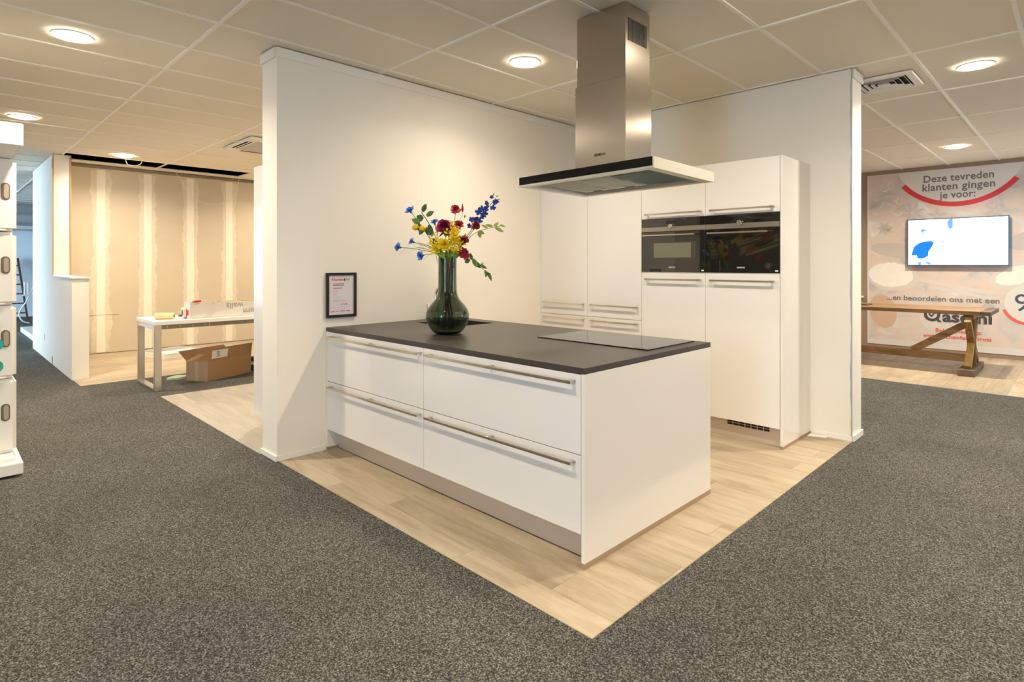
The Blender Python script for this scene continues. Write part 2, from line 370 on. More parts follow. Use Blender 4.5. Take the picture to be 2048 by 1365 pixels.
# things up in the plenum over the missing tiles
def pen(name, pts, r, m, label, cat, n=10):
    bm = B(); tube(bm, pts, r, n); return obj(name, bm, m, label=label, cat=cat)
pen('air_duct', [(-10.42, 1.3, C+.22), (-10.42, 4.6, C+.22)], .075, mat('galvanised_duct', (.16,.18,.17), .45, metal=.7, var=.2), 'grey metal duct inside the open ceiling strip', 'duct', 20)
pen('ceiling_cable', bez([(-10.05, 2.02, C+.05), (-10.1, 2.05, C-.04), (-10.12, 2.13, C-.065), (-10.1, 2.22, C-.03), (-10.05, 2.24, C+.05)]), .007, M_white, 'white cable loop hanging from the open ceiling strip', 'cable')
pen('thin_wire', bez([(-10.3, 2.72, C-.02), (-10.45, 2.85, C-.14), (-10.6, 3.1, C-.42), (-10.7, 3.45, C-.50), (-10.6, 3.75, C-.36), (-10.5, 3.80, C-.01)]), .003, M_fil2, 'thin pale wire sagging in front of the plasterboard', 'wire')

# ------------------------------------------------------------------ downlights
def downlight(k, j, label, power=1.0, group='recessed ceiling lights'):
    x, y = -1.2095-.605*k, 1.9275+1.255*j
    t = thing('downlight', (x, y, C), label, 'ceiling light', group)
    bm = B(); lathe(bm, [(.092, C+.004), (.097, C-.004), (.118, C-.006), (.124, C-.001), (.124, C+.004)], (x, y, 0), 40, cap=False); obj('trim_ring', bm, M_tbar, t, True)
    bm = B(); lathe(bm, [(.002, C-.017), (.05, C-.015), (.08, C-.011), (.094, C-.005), (.095, C+.003)], (x, y, 0), 36); obj('diffuser', bm, M_led, t, True)
    d = bpy.data.lights.new('lamp', 'AREA'); d.shape = 'DISK'; d.size = .13; d.energy = LAMP_W*power; d.color = LAMP_COL; d.spread = R(150)
    l = bpy.data.objects.new('lamp', d); COL.objects.link(l); l.parent = t; l.location = (0, 0, -.020)
    return t
downlight(6, -1, 'round ceiling light highest at the left above the white crate stack', 1.9)
downlight(11, -1, 'round ceiling light just above the cap of the white crate stack', 1.9)
downlight(3, 1, 'round ceiling light over the island left of the cooker hood', .75)
downlight(-1, 3, 'large round ceiling light at far right past the ceiling vent', 2.0)
downlight(0, 6, 'small round ceiling light nearest the food mural', 3.0)
downlight(14, 0, 'round ceiling light next to the open ceiling strip', 1.6)
OUT = 'ceiling lights outside the picture'
downlight(9, 1, 'hidden ceiling light added to brighten the bay', 2.2, OUT); downlight(14, 2, 'hidden ceiling light added to brighten the bay', 1.6, OUT)  # lamps hidden behind the partition, added to light the plasterboard bay evenly
for k, j in [(0,1), (1,-1), (-3,1), (-3,-1), (-7,1), (-7,-1), (6,-4), (1,-4), (-3,-4), (-7,-4), (11,-4),
             (-5,3), (-5,6), (4,6), (8,6), (2,4), (16,-4), (21,-4), (26,-4)]:
    downlight(k, j, 'hidden ceiling light added to brighten the bay', group=OUT)

# ------------------------------------------------------------------ ceiling cassette and diffuser
def cassette():
    x0, x1, y0, y1 = -8.02, -7.10, 2.70, 3.62
    t = thing('ceiling_air_conditioner', ((x0+x1)/2, (y0+y1)/2, C), 'square white ceiling air conditioner cassette by the partition', 'air conditioner')
    bm = B(); g = .13
    box(bm, x0, x1, y0, y0+g, C-.03, C, .006); box(bm, x0, x1, y1-g, y1, C-.03, C, .006); box(bm, x0, x0+g, y0+g, y1-g, C-.03, C, .006); box(bm, x1-g, x1, y0+g, y1-g, C-.03, C, .006)
    obj('frame', bm, M_white, t)
    bm = B(); box(bm, x0+g, x1-g, y0+g, y1-g, C-.026, C-.004, .004); obj('intake_panel', bm, mat('grey_intake', (.55,.52,.47), .6, var=.03), t)
    for a, b, c, d in ((x0+.2, x1-.2, y0+.03, y0+.1), (x0+.2, x1-.2, y1-.1, y1-.03), (x0+.03, x0+.1, y0+.2, y1-.2), (x1-.1, x1-.03, y0+.2, y1-.2)):
        bm = B(); box(bm, a, b, c, d, C-.032, C-.029); s = obj('outlet', bm, M_slot, t)
        bm = B(); mx, my = (a+b)/2, (c+d)/2
        box(bm, *((a, b, my-.006, my+.006) if b-a > d-c else (mx-.006, mx+.006, c, d)), C-.036, C-.032); obj('louvre', bm, M_white, s)
cassette()
def diffuser():
    cx, cy, h = -1.2095, 5.69, .235
    t = thing('ceiling_vent', (cx, cy, C), 'square white ceiling vent with dark concentric louvres', 'vent')
    def ring(o, i, z0, z1, bm):
        box(bm, cx-o, cx+o, cy-o, cy-i, z0, z1); box(bm, cx-o, cx+o, cy+i, cy+o, z0, z1); box(bm, cx-o, cx-i, cy-i, cy+i, z0, z1); box(bm, cx+i, cx+o, cy-i, cy+i, z0, z1); return bm
    obj('frame', ring(h, h-.05, C-.02, C, B()), M_white, t)
    bm = B(); box(bm, cx-h+.05, cx+h-.05, cy-h+.05, cy+h-.05, C-.001, C+.002); obj('duct_mouth', bm, M_slot, t)
    for k in range(4):
        o = h-.062-k*.043; bm = B(); n = []
        for z, e in ((C-.004, o-.012), (C-.022, o)):
            n.append([bm.verts.new((cx+sx*e, cy+sy*e, z)) for sx, sy in ((-1,-1),(1,-1),(1,1),(-1,1))]); n.append([bm.verts.new((cx+sx*(e-.004), cy+sy*(e-.004), z)) for sx, sy in ((-1,-1),(1,-1),(1,1),(-1,1))])
        for i in range(4):
            q = (i+1) % 4
            bm.faces.new((n[0][i], n[0][q], n[2][q], n[2][i])); bm.faces.new((n[1][i], n[3][i], n[3][q], n[1][q])); bm.faces.new((n[2][i], n[2][q], n[3][q], n[3][i])); bm.faces.new((n[0][i], n[1][i], n[1][q], n[0][q]))
        obj('louvre', bm, M_white, t)
diffuser()

# ------------------------------------------------------------------ kitchen island
def bar_handle(parent, xa, xb, y, z, posts=2, t=.011):
    """flat bar on brackets standing off a front at Y = y"""
    bm = B(); box(bm, xa, xb, y-.042, y-.042+.011, z-.007, z+.007, .002, 2)
    h = obj('handle', bm, M_nick, parent)
    px = [xa+.012, xb-.012] if posts == 2 else [xa+.03, (xa+xb)/2, xb-.012]
    for x in px:
        bm = B(); box(bm, x-.011, x+.011, y-.042, y-.001, z+.005, z+.0085, .001, 1); box(bm, x-.004, x+.004, y-.034, y, z-.004, z+.006, .001, 1)
        obj('handle_bracket', bm, M_nick, h)
    return h
FY = 2.0923; IX1 = -1.615; IYB = 3.333; ZB = .892
isl = thing('kitchen_island', (-2.83, 2.72, 0), 'cream gloss kitchen island cabinet with four wide handled drawers', 'kitchen island')
bm = B(); box(bm, XL+.022, -3.37, FY+.021, IYB-.02, .15, .70); box(bm, XL+.022, -3.37, FY+.021, 2.74, .70, ZB-.002); box(bm, -3.37, IX1-.022, FY+.021, IYB-.02, .15, ZB-.002); obj('carcass', bm, M_carc, isl)
bm = B(); box(bm, IX1-.020, IX1, FY, IYB, .028, ZB, .0015, 1); e = obj('end_panel', bm, M_lac, isl)
bm = B(); box(bm, IX1-.021, IX1+.001, FY, IYB, 0, .028); obj('base_strip', bm, M_strip, e)
bm = B(); box(bm, XL+.002, XL+.020, FY, IYB, .022, ZB, .0015, 1); e = obj('end_panel', bm, M_lac, isl)
bm = B(); box(bm, XL+.002, XL+.021, FY, IYB, 0, .022); obj('base_strip', bm, M_strip, e)
bm = B(); box(bm, XL+.02, IX1-.02, 2.180, 2.196, .006, .158); p = obj('plinth', bm, M_plinth, isl)
bm = B(); box(bm, XL+.02, IX1-.02, 2.181, 2.195, 0, .006); obj('seal_strip', bm, M_slot, p)
bm = B(); box(bm, XL+.02, IX1-.02, IYB-.08, IYB-.064, 0, .158); obj('plinth', bm, M_plinth, isl)
bm = B(); box(bm, XL+.022, IX1-.022, IYB-.019, IYB, .158, ZB-.003, .0015, 1); obj('back_panel', bm, M_lac, isl)
for xa, xb in ((XL+.022, -2.834), (-2.830, IX1-.022)):
    for za, zb in ((.157, .517), (.521, ZB-.004)):
        bm = B(); box(bm, xa, xb, FY, FY+.019, za, zb, .0012, 1); d = obj('drawer', bm, M_lac, isl)
        bar_handle(d, xa+.05, xb-.012 if xb < -2.8 else xb-.03, FY, zb-.034, 3)
# worktop with a sink cut-out
def slab_hole(bm, X, Y, z0, z1):
    vt = {(i, j, k): bm.verts.new((X[i], Y[j], (z0, z1)[k])) for i in range(4) for j in range(4) for k in range(2)}
    for i in range(3):
        for j in range(3):
            if i == j == 1: continue
            bm.faces.new([vt[i,j,1], vt[i+1,j,1], vt[i+1,j+1,1], vt[i,j+1,1]]); bm.faces.new([vt[i,j,0], vt[i,j+1,0], vt[i+1,j+1,0], vt[i+1,j,0]])
    for j0, k in ((0, 1), (3, -1)):
        for i in range(3): bm.faces.new([vt[i,j0,0], vt[i+1,j0,0], vt[i+1,j0,1], vt[i,j0,1]][::k]); bm.faces.new([vt[j0,i,0], vt[j0,i+1,0], vt[j0,i+1,1], vt[j0,i,1]][::-k])
    for a, b in (((1,1),(2,1)), ((2,1),(2,2)), ((2,2),(1,2)), ((1,2),(1,1))): bm.faces.new([vt[(*a,0)], vt[(*a,1)], vt[(*b,1)], vt[(*b,0)]])
    bmesh.ops.recalc_face_normals(bm, faces=bm.faces); return bm
SX0, SX1, SY0, SY1 = -3.86, -3.39, 2.78, 3.20
obj('worktop', slab_hole(B(), [XL+.001, SX0, SX1, IX1], [FY, SY0, SY1, IYB], ZB, .92), M_top, label='dark grey-brown laminate worktop on the kitchen island', cat='worktop')
# sink
snk = thing('sink', (-3.62, 2.99, .72), 'dark undermount sink basin set in the island worktop', 'sink')
bm = B(); g = .002; t_ = .004; a0, a1, b0, b1 = SX0-g, SX1+g, SY0-g, SY1+g; zb_ = .73
for q in ((a0, a1, b0-t_, b0, zb_, ZB), (a0, a1, b1, b1+t_, zb_, ZB), (a0-t_, a0, b0-t_, b1+t_, zb_, ZB), (a1, a1+t_, b0-t_, b1+t_, zb_, ZB), (a0-t_, a1+t_, b0-t_, b1+t_, zb_-t_, zb_)): box(bm, *q)
obj('basin', bm, mat('dark_sink_composite', (.07,.06,.05), .45, var=.05), snk)
bm = B(); lathe(bm, [(.03, zb_), (.045, zb_), (.045, zb_+.003), (.03, zb_+.001)], (-3.62, 2.99, 0), 24, cap=False); obj('drain_ring', bm, M_steelB, snk)
# tap
M_chrome = mat('polished_chrome', (.75,.73,.70), .12, metal=1, var=.02)
tx, ty = -3.935, 3.035
tap = thing('kitchen_tap', (tx, ty, .92), 'chrome swan-neck kitchen tap standing behind the glass vase', 'tap')
bm = B(); lathe(bm, [(.027, .92), (.027, .935), (.022, .94), (.022, 1.02), (.014, 1.03)], (tx, ty, 0), 24); obj('base', bm, M_chrome, tap, True)
bm = B(); r_ = .12; arc = [(tx, ty, 1.02), (tx, ty, 1.13)]+[(tx+.10*(1-math.cos(a))*.90, ty+.10*(1-math.cos(a))*.40, 1.13+.085*math.sin(a)) for a in [math.pi*k/14 for k in range(1, 14)]]+[(tx+.18, ty+.08, 1.13), (tx+.18, ty+.08, 1.115)]
tube(bm, arc, .0135, 14); obj('spout', bm, M_chrome, tap, True)
bm = B(); tube(bm, [(tx-.02, ty-.02, .985), (tx-.05, ty-.045, 1.0), (tx-.055, ty-.05, 1.06)], .006, 10); obj('lever', bm, M_chrome, tap, True)
# hob
hob = thing('induction_hob', (-2.11, 3.03, .92), 'flat black glass induction hob at the right end of the worktop', 'hob')
bm = B(); box(bm, -2.52, -1.70, 2.765, 3.295, .9202, .926, .001, 1); obj('glass_plate', bm, M_blackg, hob)
bm = B(); box(bm, -1.80, -1.735, 2.775, 2.80, .9259, .9263); obj('control_print', bm, mat('grey_zone_print', (.10,.095,.09), .25, var=.1), hob)

# ------------------------------------------------------------------ tall cabinet wall
TY = 4.4926; TT = 2.2138
U = [-4.036, -3.432, -2.827, -2.221, -1.629]
ULAB = ['tall cream cabinet next to the long white partition', 'tall cream cabinet second from the long white partition', 'tall cream oven cabinet holding the left oven', 'tall cream oven cabinet holding the right oven, plinth vent below']
PY = 4.545
ovens = []
for k in range(4):
    xa, xb = U[k]+.0015, U[k+1]-.0015
    t = thing('tall_cabinet', ((xa+xb)/2, 4.79, 0), ULAB[k], 'cabinet', 'tall kitchen cabinets')
    oven = k > 1
    bm = B()
    if oven:
        box(bm, xa, xb, TY+.021, YB-.002, .15, 1.318); box(bm, xa, xb, TY+.021, YB-.002, 1.792, TT-.002); box(bm, xa, xa+.016, TY+.021, YB-.002, 1.318, 1.792); box(bm, xb-.016, xb, TY+.021, YB-.002, 1.318, 1.792); box(bm, xa+.016, xb-.016, YB-.02, YB-.002, 1.318, 1.792)
    else: box(bm, xa, xb, TY+.021, YB-.002, .15, TT-.002)
    obj('carcass', bm, M_carc, t)
    fr = [(.152, 1.3185, 1.262), (1.7925, TT-.001, 1.830)] if oven else [(.152, .886, .852), (.890, TT-.001, 1.003)]
    for z0, z1, hz in fr:
        bm = B(); box(bm, xa, xb, TY, TY+.019, z0, z1, .0012, 1); d = obj('door', bm, M_sat, t)
        bar_handle(d, U[k]+.050, U[k]+.572 if k < 3 else U[k]+.556, TY, hz)
    bm = B(); box(bm, xa-.0015, xb+.0015, PY, PY+.016, .004, .150); p = obj('plinth', bm, M_plinth, t)
    if k == 3:
        gx0, gx1, gz0, gz1 = -2.062, -1.716, .100, .148
        bm = B(); box(bm, gx0, gx1, PY-.006, PY, gz0, gz1, .001, 1); gr = obj('vent_grille', bm, M_plinth, t)
        for r_ in range(2):
            for c_ in range(7):
                w_ = (gx1-gx0-.008)/7; bm = B(); box(bm, gx0+.006+c_*w_, gx0+.006+(c_+1)*w_-.005, PY-.0068, PY-.0055, gz0+.005+r_*.021, gz0+.022+r_*.021); obj('vent_slot', bm, M_slot, gr)
bm = B(); box(bm, -1.627, -1.607, TY, YB, .024, TT, .0015, 1)
ep = obj('cabinet_end_panel', bm, M_lac, label='cream full height panel closing the right end of the tall cabinets', cat='panel')
bm = B(); box(bm, -1.628, -1.606, TY, YB, 0, .024); obj('base_strip', bm, M_strip, ep)
bm = B(); box(bm, XL+.0005, -4.037, TY+.001, TY+.02, .006, TT, .001, 1)
obj('filler_strip', bm, M_lac, label='narrow cream filler strip between partition and first tall cabinet', cat='panel')

# ovens
M_ov = mat('oven_black_glass', (.010,.009,.008), .02, spec=1.0, coat=1.0, var=.02)
M_win = mat('oven_window_tint', (.055,.055,.040), .04, spec=.6, var=.05)
M_disp = mat('oven_display', (.02,.021,.023), .08, var=.05)
M_knob = mat('knurled_knob_metal', (.70,.64,.54), .25, metal=1, var=.08, vs=60)
def oven(k, label, win):
    xa, xb = U[k]+.002, U[k+1]-.002; xm = (xa+xb)/2
    t = thing('built_in_oven', (xm, 4.7, 1.32), label, 'oven', 'built-in ovens')
    bm = B(); box(bm, xa+.018, xb-.018, TY+.02, YB-.06, 1.325, 1.788); obj('body', bm, M_black, t)
    bm = B(); box(bm, xa, xb, TY-.002, TY+.019, 1.721, 1.789, .001, 1); cp = obj('control_panel', bm, M_ov, t)
    bm = B(); box(bm, xm-.06, xm+.04, TY-.0028, TY-.0015, 1.742, 1.772); obj('display', bm, M_disp, cp)
    bm = B(); box(bm, xa, xb, TY-.005, TY+.019, 1.679, 1.720, .002, 1); sb = obj('steel_strip', bm, brushed('oven_strip_steel', (.46,.42,.36), 'X', .3) if 'ovstrip' not in MATS else MATS['ovstrip'], t)
    bm = B(); n = 24; lathe(bm, [(.019, TY-.005), (.021, TY-.012), (.021, TY-.028), (.018, TY-.031), (.0, TY-.031)], (xm-.005, 0, 1.7205), n, 'Y', cap=False); obj('knob', bm, M_knob, sb, True)
    bm = B(); box(bm, xa, xb, TY-.003, TY+.019, 1.327, 1.676, .001, 1); d = obj('door', bm, M_ov, t)
    bm = B(); box(bm, xa+.085, xb-.085, TY-.0036, TY-.0028, 1.445, 1.585); w_ = obj('window', bm, M_win if win else M_ov, d)
    if win:
        bm = B(); box(bm, xa+.125, xb-.125, TY-.004, TY-.0034, 1.452, 1.578); obj('inner_window', bm, mat('oven_cavity_tint', (.16,.165,.11), .06, var=.06), w_)
    bm = B(); box(bm, xa+.028, xb-.075, TY-.046, TY-.036, 1.640, 1.652, .002, 1); h = obj('handle', bm, M_nick, d)
    for x in (xa+.04, xb-.088):
        bm = B(); box(bm, x-.006, x+.006, TY-.04, TY-.002, 1.641, 1.651); obj('handle_post', bm, M_black, h)
    bm = B(); box(bm, xb-.075, xb-.03, TY-.044, TY-.037, 1.642, 1.650, .001, 1); obj('handle_end', bm, M_black, h)
    text('brand_lettering', 'SIEMENS', .017, lambda u, v: (xm+u, TY-.0033, 1.362+v), mat('silver_print', (.65,.63,.58), .5, var=.02), d, 'CENTER', .02)
    bm = B(); box(bm, xb-.032, xb-.010, TY-.0036, TY-.0028, 1.338, 1.348); obj('sticker', bm, M_white, d)
    bm = B(); box(bm, xa, xb, TY+.001, TY+.018, 1.3192, 1.3262); obj('bottom_trim', bm, M_steelB, t)
MATS['ovstrip'] = brushed('oven_strip_steel', (.46,.42,.36), 'X', .3)
oven(2, 'black glass oven on the left, small window in its door', True)
oven(3, 'black glass oven on the right, mirroring a food picture', False)

# ------------------------------------------------------------------ cooker hood
hd = thing('cooker_hood', (-2.09, 3.0, 1.9), 'steel island cooker hood with black glass front edge under the ceiling', 'cooker hood')
cx0, cx1, cy0, cy1 = -2.27, -1.91, 2.862, 3.128
bm = B(); box(bm, cx0, cx1, cy0, cy1, 2.40, C, .002, 1); up = obj('chimney_upper', bm, M_steel, hd)
bm = B(); box(bm, cx0-.007, cx1+.007, cy0-.007, cy1+.007, 1.93, 2.50, .002, 1); lo = obj('chimney_lower', bm, M_steel, hd)
for i in range(14):
    y = 2.888+i*.0148; bm = B(); box(bm, cx1-.002, cx1+.0008, y, y+.0098, 2.715, 2.85); obj('vent_slot', bm, M_slot, up)
text('brand_lettering', 'SIEMENS', .022, lambda u, v: (-2.09+u, cy0-.0078, 2.052+v), M_dark, lo, 'CENTER', .02)
hx0, hx1, hy0, hy1, hz = -2.575, -1.605, 2.655, 3.335, 1.900
def tilt(bm):
    for v in bm.verts: v.co.z += (v.co.x+1.605)*.013-(v.co.y-2.655)*.012
    return bm
bm = B(); t_ = .06
box(bm, hx0, hx1, hy0+.012, hy0+.05, hz, hz+t_); box(bm, hx0, hx1, hy1-.05, hy1, hz, hz+t_); box(bm, hx0, hx0+.05, hy0+.05, hy1-.05, hz, hz+t_); box(bm, hx1-.05, hx1, hy0+.05, hy1-.05, hz, hz+t_); box(bm, hx0+.05, hx1-.05, hy0+.05, hy1-.05, hz+.028, hz+t_)
can = obj('canopy', tilt(bm), M_steelB, hd)
bm = B(); box(bm, hx0, hx1, hy0, hy0+.012, hz+.012, hz+t_, .001, 1); obj('glass_edge', tilt(bm), M_blackg, hd)
bm = B(); box(bm, hx0, hx1, hy0+.001, hy0+.012, hz, hz+.011); obj('edge_trim', tilt(bm), mat('edge_trim_steel', (.62,.64,.64), .35, metal=.6, var=.02), hd)
bm = B(); box(bm, hx1+.0, hx1+.006, hy0, hy1+.01, hz, hz+t_); obj('side_cap', tilt(bm), mat('side_cap_steel', (.60,.55,.46), .55, metal=.5, var=.02), hd)
M_filt = mat('filter_steel', (.55,.57,.52), .4, metal=.85, var=.05)
for i in range(3):
    w_ = (hx1-hx0-.20)/3; a = hx0+.10+i*w_
    bm = B(); box(bm, a+.004, a+w_-.004, hy0+.12, hy1-.12, hz+.012, hz+.026); f_ = obj('grease_filter', tilt(bm), M_filt, hd)
    bm = B(); n = 16
    for q in range(n): y = hy0+.14+q*(hy1-hy0-.28)/n; box(bm, a+.02, a+w_-.02, y, y+.011, hz+.009, hz+.0125)
    obj('filter_ribs', tilt(bm), M_filt, f_)
    bm = B(); box(bm, a+w_/2-.03, a+w_/2+.03, hy1-.155, hy1-.14, hz+.006, hz+.0125); obj('filter_latch', tilt(bm), M_black, f_)
r2 = random.Random(3); poly = [(hx1-.07, hy0+.09), (hx1-.07, hy1-.10)]+[(hx1-.07-.30*k/8-r2.uniform(0,.02), hy1-.12-r2.uniform(0,.05)) for k in range(1, 8)]+[(hx1-.36+r2.uniform(-.02,.02), hy1-.2-.36*k/6) for k in range(7)]
bm = B(); prism(bm, poly, lambda x, y: (x, y, hz+.0070), (0, 0, .001)); obj('protective_film', tilt(bm), mat('teal_film', (.015,.10,.10), .5, var=.2, vs=25), hd)

# ------------------------------------------------------------------ framed price sheet on the long partition
fr_ = thing('picture_frame', (XL, 2.213, .99), 'black framed price sheet hanging above the left end of the worktop', 'picture frame')
ya, yb, za, zb = 2.088, 2.338, .990, 1.330; g = .020
for q in ((ya, yb, za, za+g), (ya, yb, zb-g, zb), (ya, ya+g, za+g, zb-g), (yb-g, yb, za+g, zb-g)):
    bm = B(); box(bm, XL+.001, XL+.020, q[0], q[1], q[2], q[3], .001, 1); obj('frame_rail', bm, M_black, fr_)
bm = B(); box(bm, XL+.001, XL+.010, ya+g, yb-g, za+g, zb-g); pp = obj('printed_sheet', bm, mat('lilac_white_paper', (.70,.66,.68), .55, var=.01), fr_)
FP = lambda u, v: (XL+.0105, ya+g+u, za+g+v)
text('lettering', 'Kitchen', .030, lambda u, v: FP(.026+u, .258+v), M_red, pp, bold=.02, width=.094)
text('lettering', '4', .040, lambda u, v: FP(.121+u, .252+v), M_dark, pp, bold=.02, width=.018)
text('lettering', 'All', .028, lambda u, v: FP(.142+u, .258+v), M_greyp, pp, width=.032)
def lines(rows, m):
    bm = B()
    for u0, u1, v, h in rows: box(bm, XL+.0102, XL+.0108, ya+g+u0, ya+g+u1, za+g+v, za+g+v+h)
    obj('print_lines', bm, m, pp)
lines([(.034,.128,.232,.005), (.034,.128,.220,.005)], M_greyp)
lines([(.034,.112,.200,.006), (.020,.050,.022,.005), (.056,.086,.024,.004), (.096,.134,.024,.006), (.144,.178,.024,.006)], M_red)
lines([(.036,.036+w_,.186-.0075*i,.002) for i, w_ in enumerate((.03,.045,.05,.04,.032,.03))]+[(.036,.1,.132,.002), (.036,.055,.116,.002), (.036,.15,.108,.002), (.036,.155,.101,.002), (.036,.158,.056,.0025), (.07,.14,.040,.0025)], mat('pale_grey_print', (.42,.40,.42), .6, var=.02))
text('lettering', '\u20ac 15.750,-', .016, lambda u, v: FP(.105+u, .074+v), M_red, pp, bold=.015, width=.055)
bm = B(); box(bm, XL+.0102, XL+.0106, ya+g+.008, ya+g+.009, za+g+.02, za+g+.255); box(bm, XL+.0102, XL+.0106, yb-g-.012, yb-g-.011, za+g+.02, za+g+.255); obj('margin_rule', bm, M_lred, pp)

# ------------------------------------------------------------------ vase and bouquet
VX, VY, VZ = -3.095, 2.488, .9205
M_glass = mat('smoked_green_glass', (.26,.31,.24), .0, spec=.5, trans=1, ior=1.45)
prof_o = [(.060,0), (.085,.004), (.112,.028), (.136,.068), (.147,.112), (.146,.140), (.134,.172), (.108,.206), (.084,.234), (.071,.262), (.064,.300), (.0625,.40), (.0625,.528)]
def smooth_prof(p, n=5): return [(q.x, q.y) for q in bez([(a, b, 0) for a, b in p], n)]
po = smooth_prof(prof_o); th = .0045
pi_ = [(max(r-th, .01), max(z, .020)) for r, z in po if z >= .016]
bm = B(); lathe(bm, [(.001, 0)]+po+[(.060, .530)]+[(r, z) for r, z in pi_[::-1]]+[(.001, .020)], (VX, VY, VZ), 56, cap=False)
obj('flower_vase', bm, M_glass, smooth=True, label='dark green glass bottle vase with a long straight neck', cat='vase')
RV = Vector((math.cos(.78238), math.sin(.78238), 0)); FV = Vector((fx, fy, 0))
DV = Vector((VX, VY, 0)).dot(FV)
def at(u, v, dd=0.0):                        # bouquet point: offset from the vase axis, sized at the vase's distance
    s = (DV+dd)/1154.75; lat = (u-1024)*s
    return FV*(DV+dd) + RV*lat + Vector((0, 0, 1.3943+(528.8-v)*s))
M_stem = mat('flower_stem_green', (.13,.20,.05), .6, var=.15, vs=40); M_brst = mat('brown_twig', (.14,.07,.035), .7, var=.2, vs=40)
M_leaf = mat('leaf_green', (.09,.19,.03), .5, var=.3, vs=25); M_leafd = mat('dark_leaf_green', (.045,.11,.028), .5, var=.3, vs=25); M_leafl = mat('lime_leaf_green', (.25,.36,.06), .5, var=.25, vs=25)
M_blue = mat('cornflower_blue', (.07,.20,.68), .6, var=.35, vs=60); M_dblue = mat('delphinium_blue', (.025,.055,.40), .6, var=.4, vs=60)
M_pink = mat('carnation_red', (.50,.045,.095), .6, var=.35, vs=50); M_crim = mat('crimson_petals', (.33,.018,.035), .6, var=.35, vs=50)
M_purp = mat('magenta_petals', (.26,.012,.085), .6, var=.4, vs=50); M_yel = mat('yellow_petals', (.90,.66,.012), .55, var=.2, vs=50); M_lem = mat('lemon_peel', (.80,.50,.02), .45, bump=(120,.2,.002), var=.06)
def stem_pts(P, rnd, bend=.02):
    a = rnd.uniform(0, 6.28); d = Vector(P)-Vector((VX, VY, 0)); side = Vector((d.x, d.y, 0))
    base = Vector((VX, VY, VZ+.03)) - side.normalized()*rnd.uniform(.02, .06) if side.length > 1e-4 else Vector((VX, VY, VZ+.03))
    neck = Vector((VX, VY, VZ+.30)) + side.normalized()*.012 + Vector((math.cos(a), math.sin(a), 0))*.02
    lip = Vector((VX, VY, VZ+.52)) + side.normalized()*min(.042, side.length*.6) + Vector((math.cos(a), math.sin(a), 0))*.01
    mid = lip.lerp(Vector(P), .5) + Vector((0, 0, bend*1.2))
    return bez([base, neck, lip, mid, Vector(P)], 7)
def petal(bm, c, d, n, L, w, curl=.2, seg=4, tip=.3):
    d = d.normalized(); n = (n - d*n.dot(d)).normalized(); s = d.cross(n); rows = []
    for i in range(seg+1):
        t = i/seg; ww = w*(math.sin(math.pi*(.12+.88*t*(1-.5*tip)))*.9+.06)*(1 if t < .99 else tip+.3)
        p = c + d*L*t + n*curl*L*t*t
        rows.append((bm.verts.new(p-s*ww/2), bm.verts.new(p+n*w*.07), bm.verts.new(p+s*ww/2)))
    for a, b in zip(rows, rows[1:]):
        bm.faces.new((a[0], a[1], b[1], b[0])); bm.faces.new((a[1], a[2], b[2], b[1]))
def frame(ax):
    ax = Vector(ax).normalized(); a = ax.orthogonal().normalized(); return ax, a, ax.cross(a)
def bloom_corn(bm, c, ax, r, rnd):
    ax, a, b = frame(ax)
    for ring, (n, tl, rr) in enumerate(((13, .25, 1), (10, .8, .8), (7, 1.8, .6))):
        for k in range(n):
            t = 2*math.pi*(k+rnd.random()*.5)/n; d = a*math.cos(t)+b*math.sin(t)+ax*tl
            petal(bm, c, d, ax, r*rr*rnd.uniform(.85,1.1), r*.30, .15, 3, .9)
def bloom_ruffle(bm, c, ax, r, rnd, layers=5):
    ax, a, b = frame(ax)
    for ly in range(layers):
        n = 9-ly; tl = -.15+ly*.45; rr = 1-ly*.13
        for k in range(n):
            t = 2*math.pi*(k+.5*ly+rnd.random()*.4)/n; d = a*math.cos(t)+b*math.sin(t)+ax*tl
            petal(bm, c+ax*ly*r*.10, d, ax, r*rr*rnd.uniform(.8,1.1), r*.72, rnd.uniform(-.1,.45), 4, 1.0)
def leaf(bm, c, d, L, w, n=(0,0,1), curl=-.25): petal(bm, Vector(c), Vector(d), Vector(n) if abs(Vector(d).normalized().dot(Vector(n))) < .97 else Vector((1,0,0)), L, w, curl, 6, .05)
BQ = 'flowers in the green vase'
def flower(name, u, v, dd, label, cat, seed, bend=.02, sm=None, sr=.0022, extra=None):
    rnd = random.Random(seed); P = at(u, v, dd); pts = stem_pts(P, rnd, bend)
    t = thing(name, pts[0], label, cat, BQ); bm = B(); tube(bm, pts, sr, 6); obj('stem', bm, sm or M_stem, t, True)
    return t, P, (pts[-1]-pts[-3]).normalized(), rnd, pts
def outv(d, k=.5): return (d*k - FV*.75 + Vector((0,0,.25))).normalized()
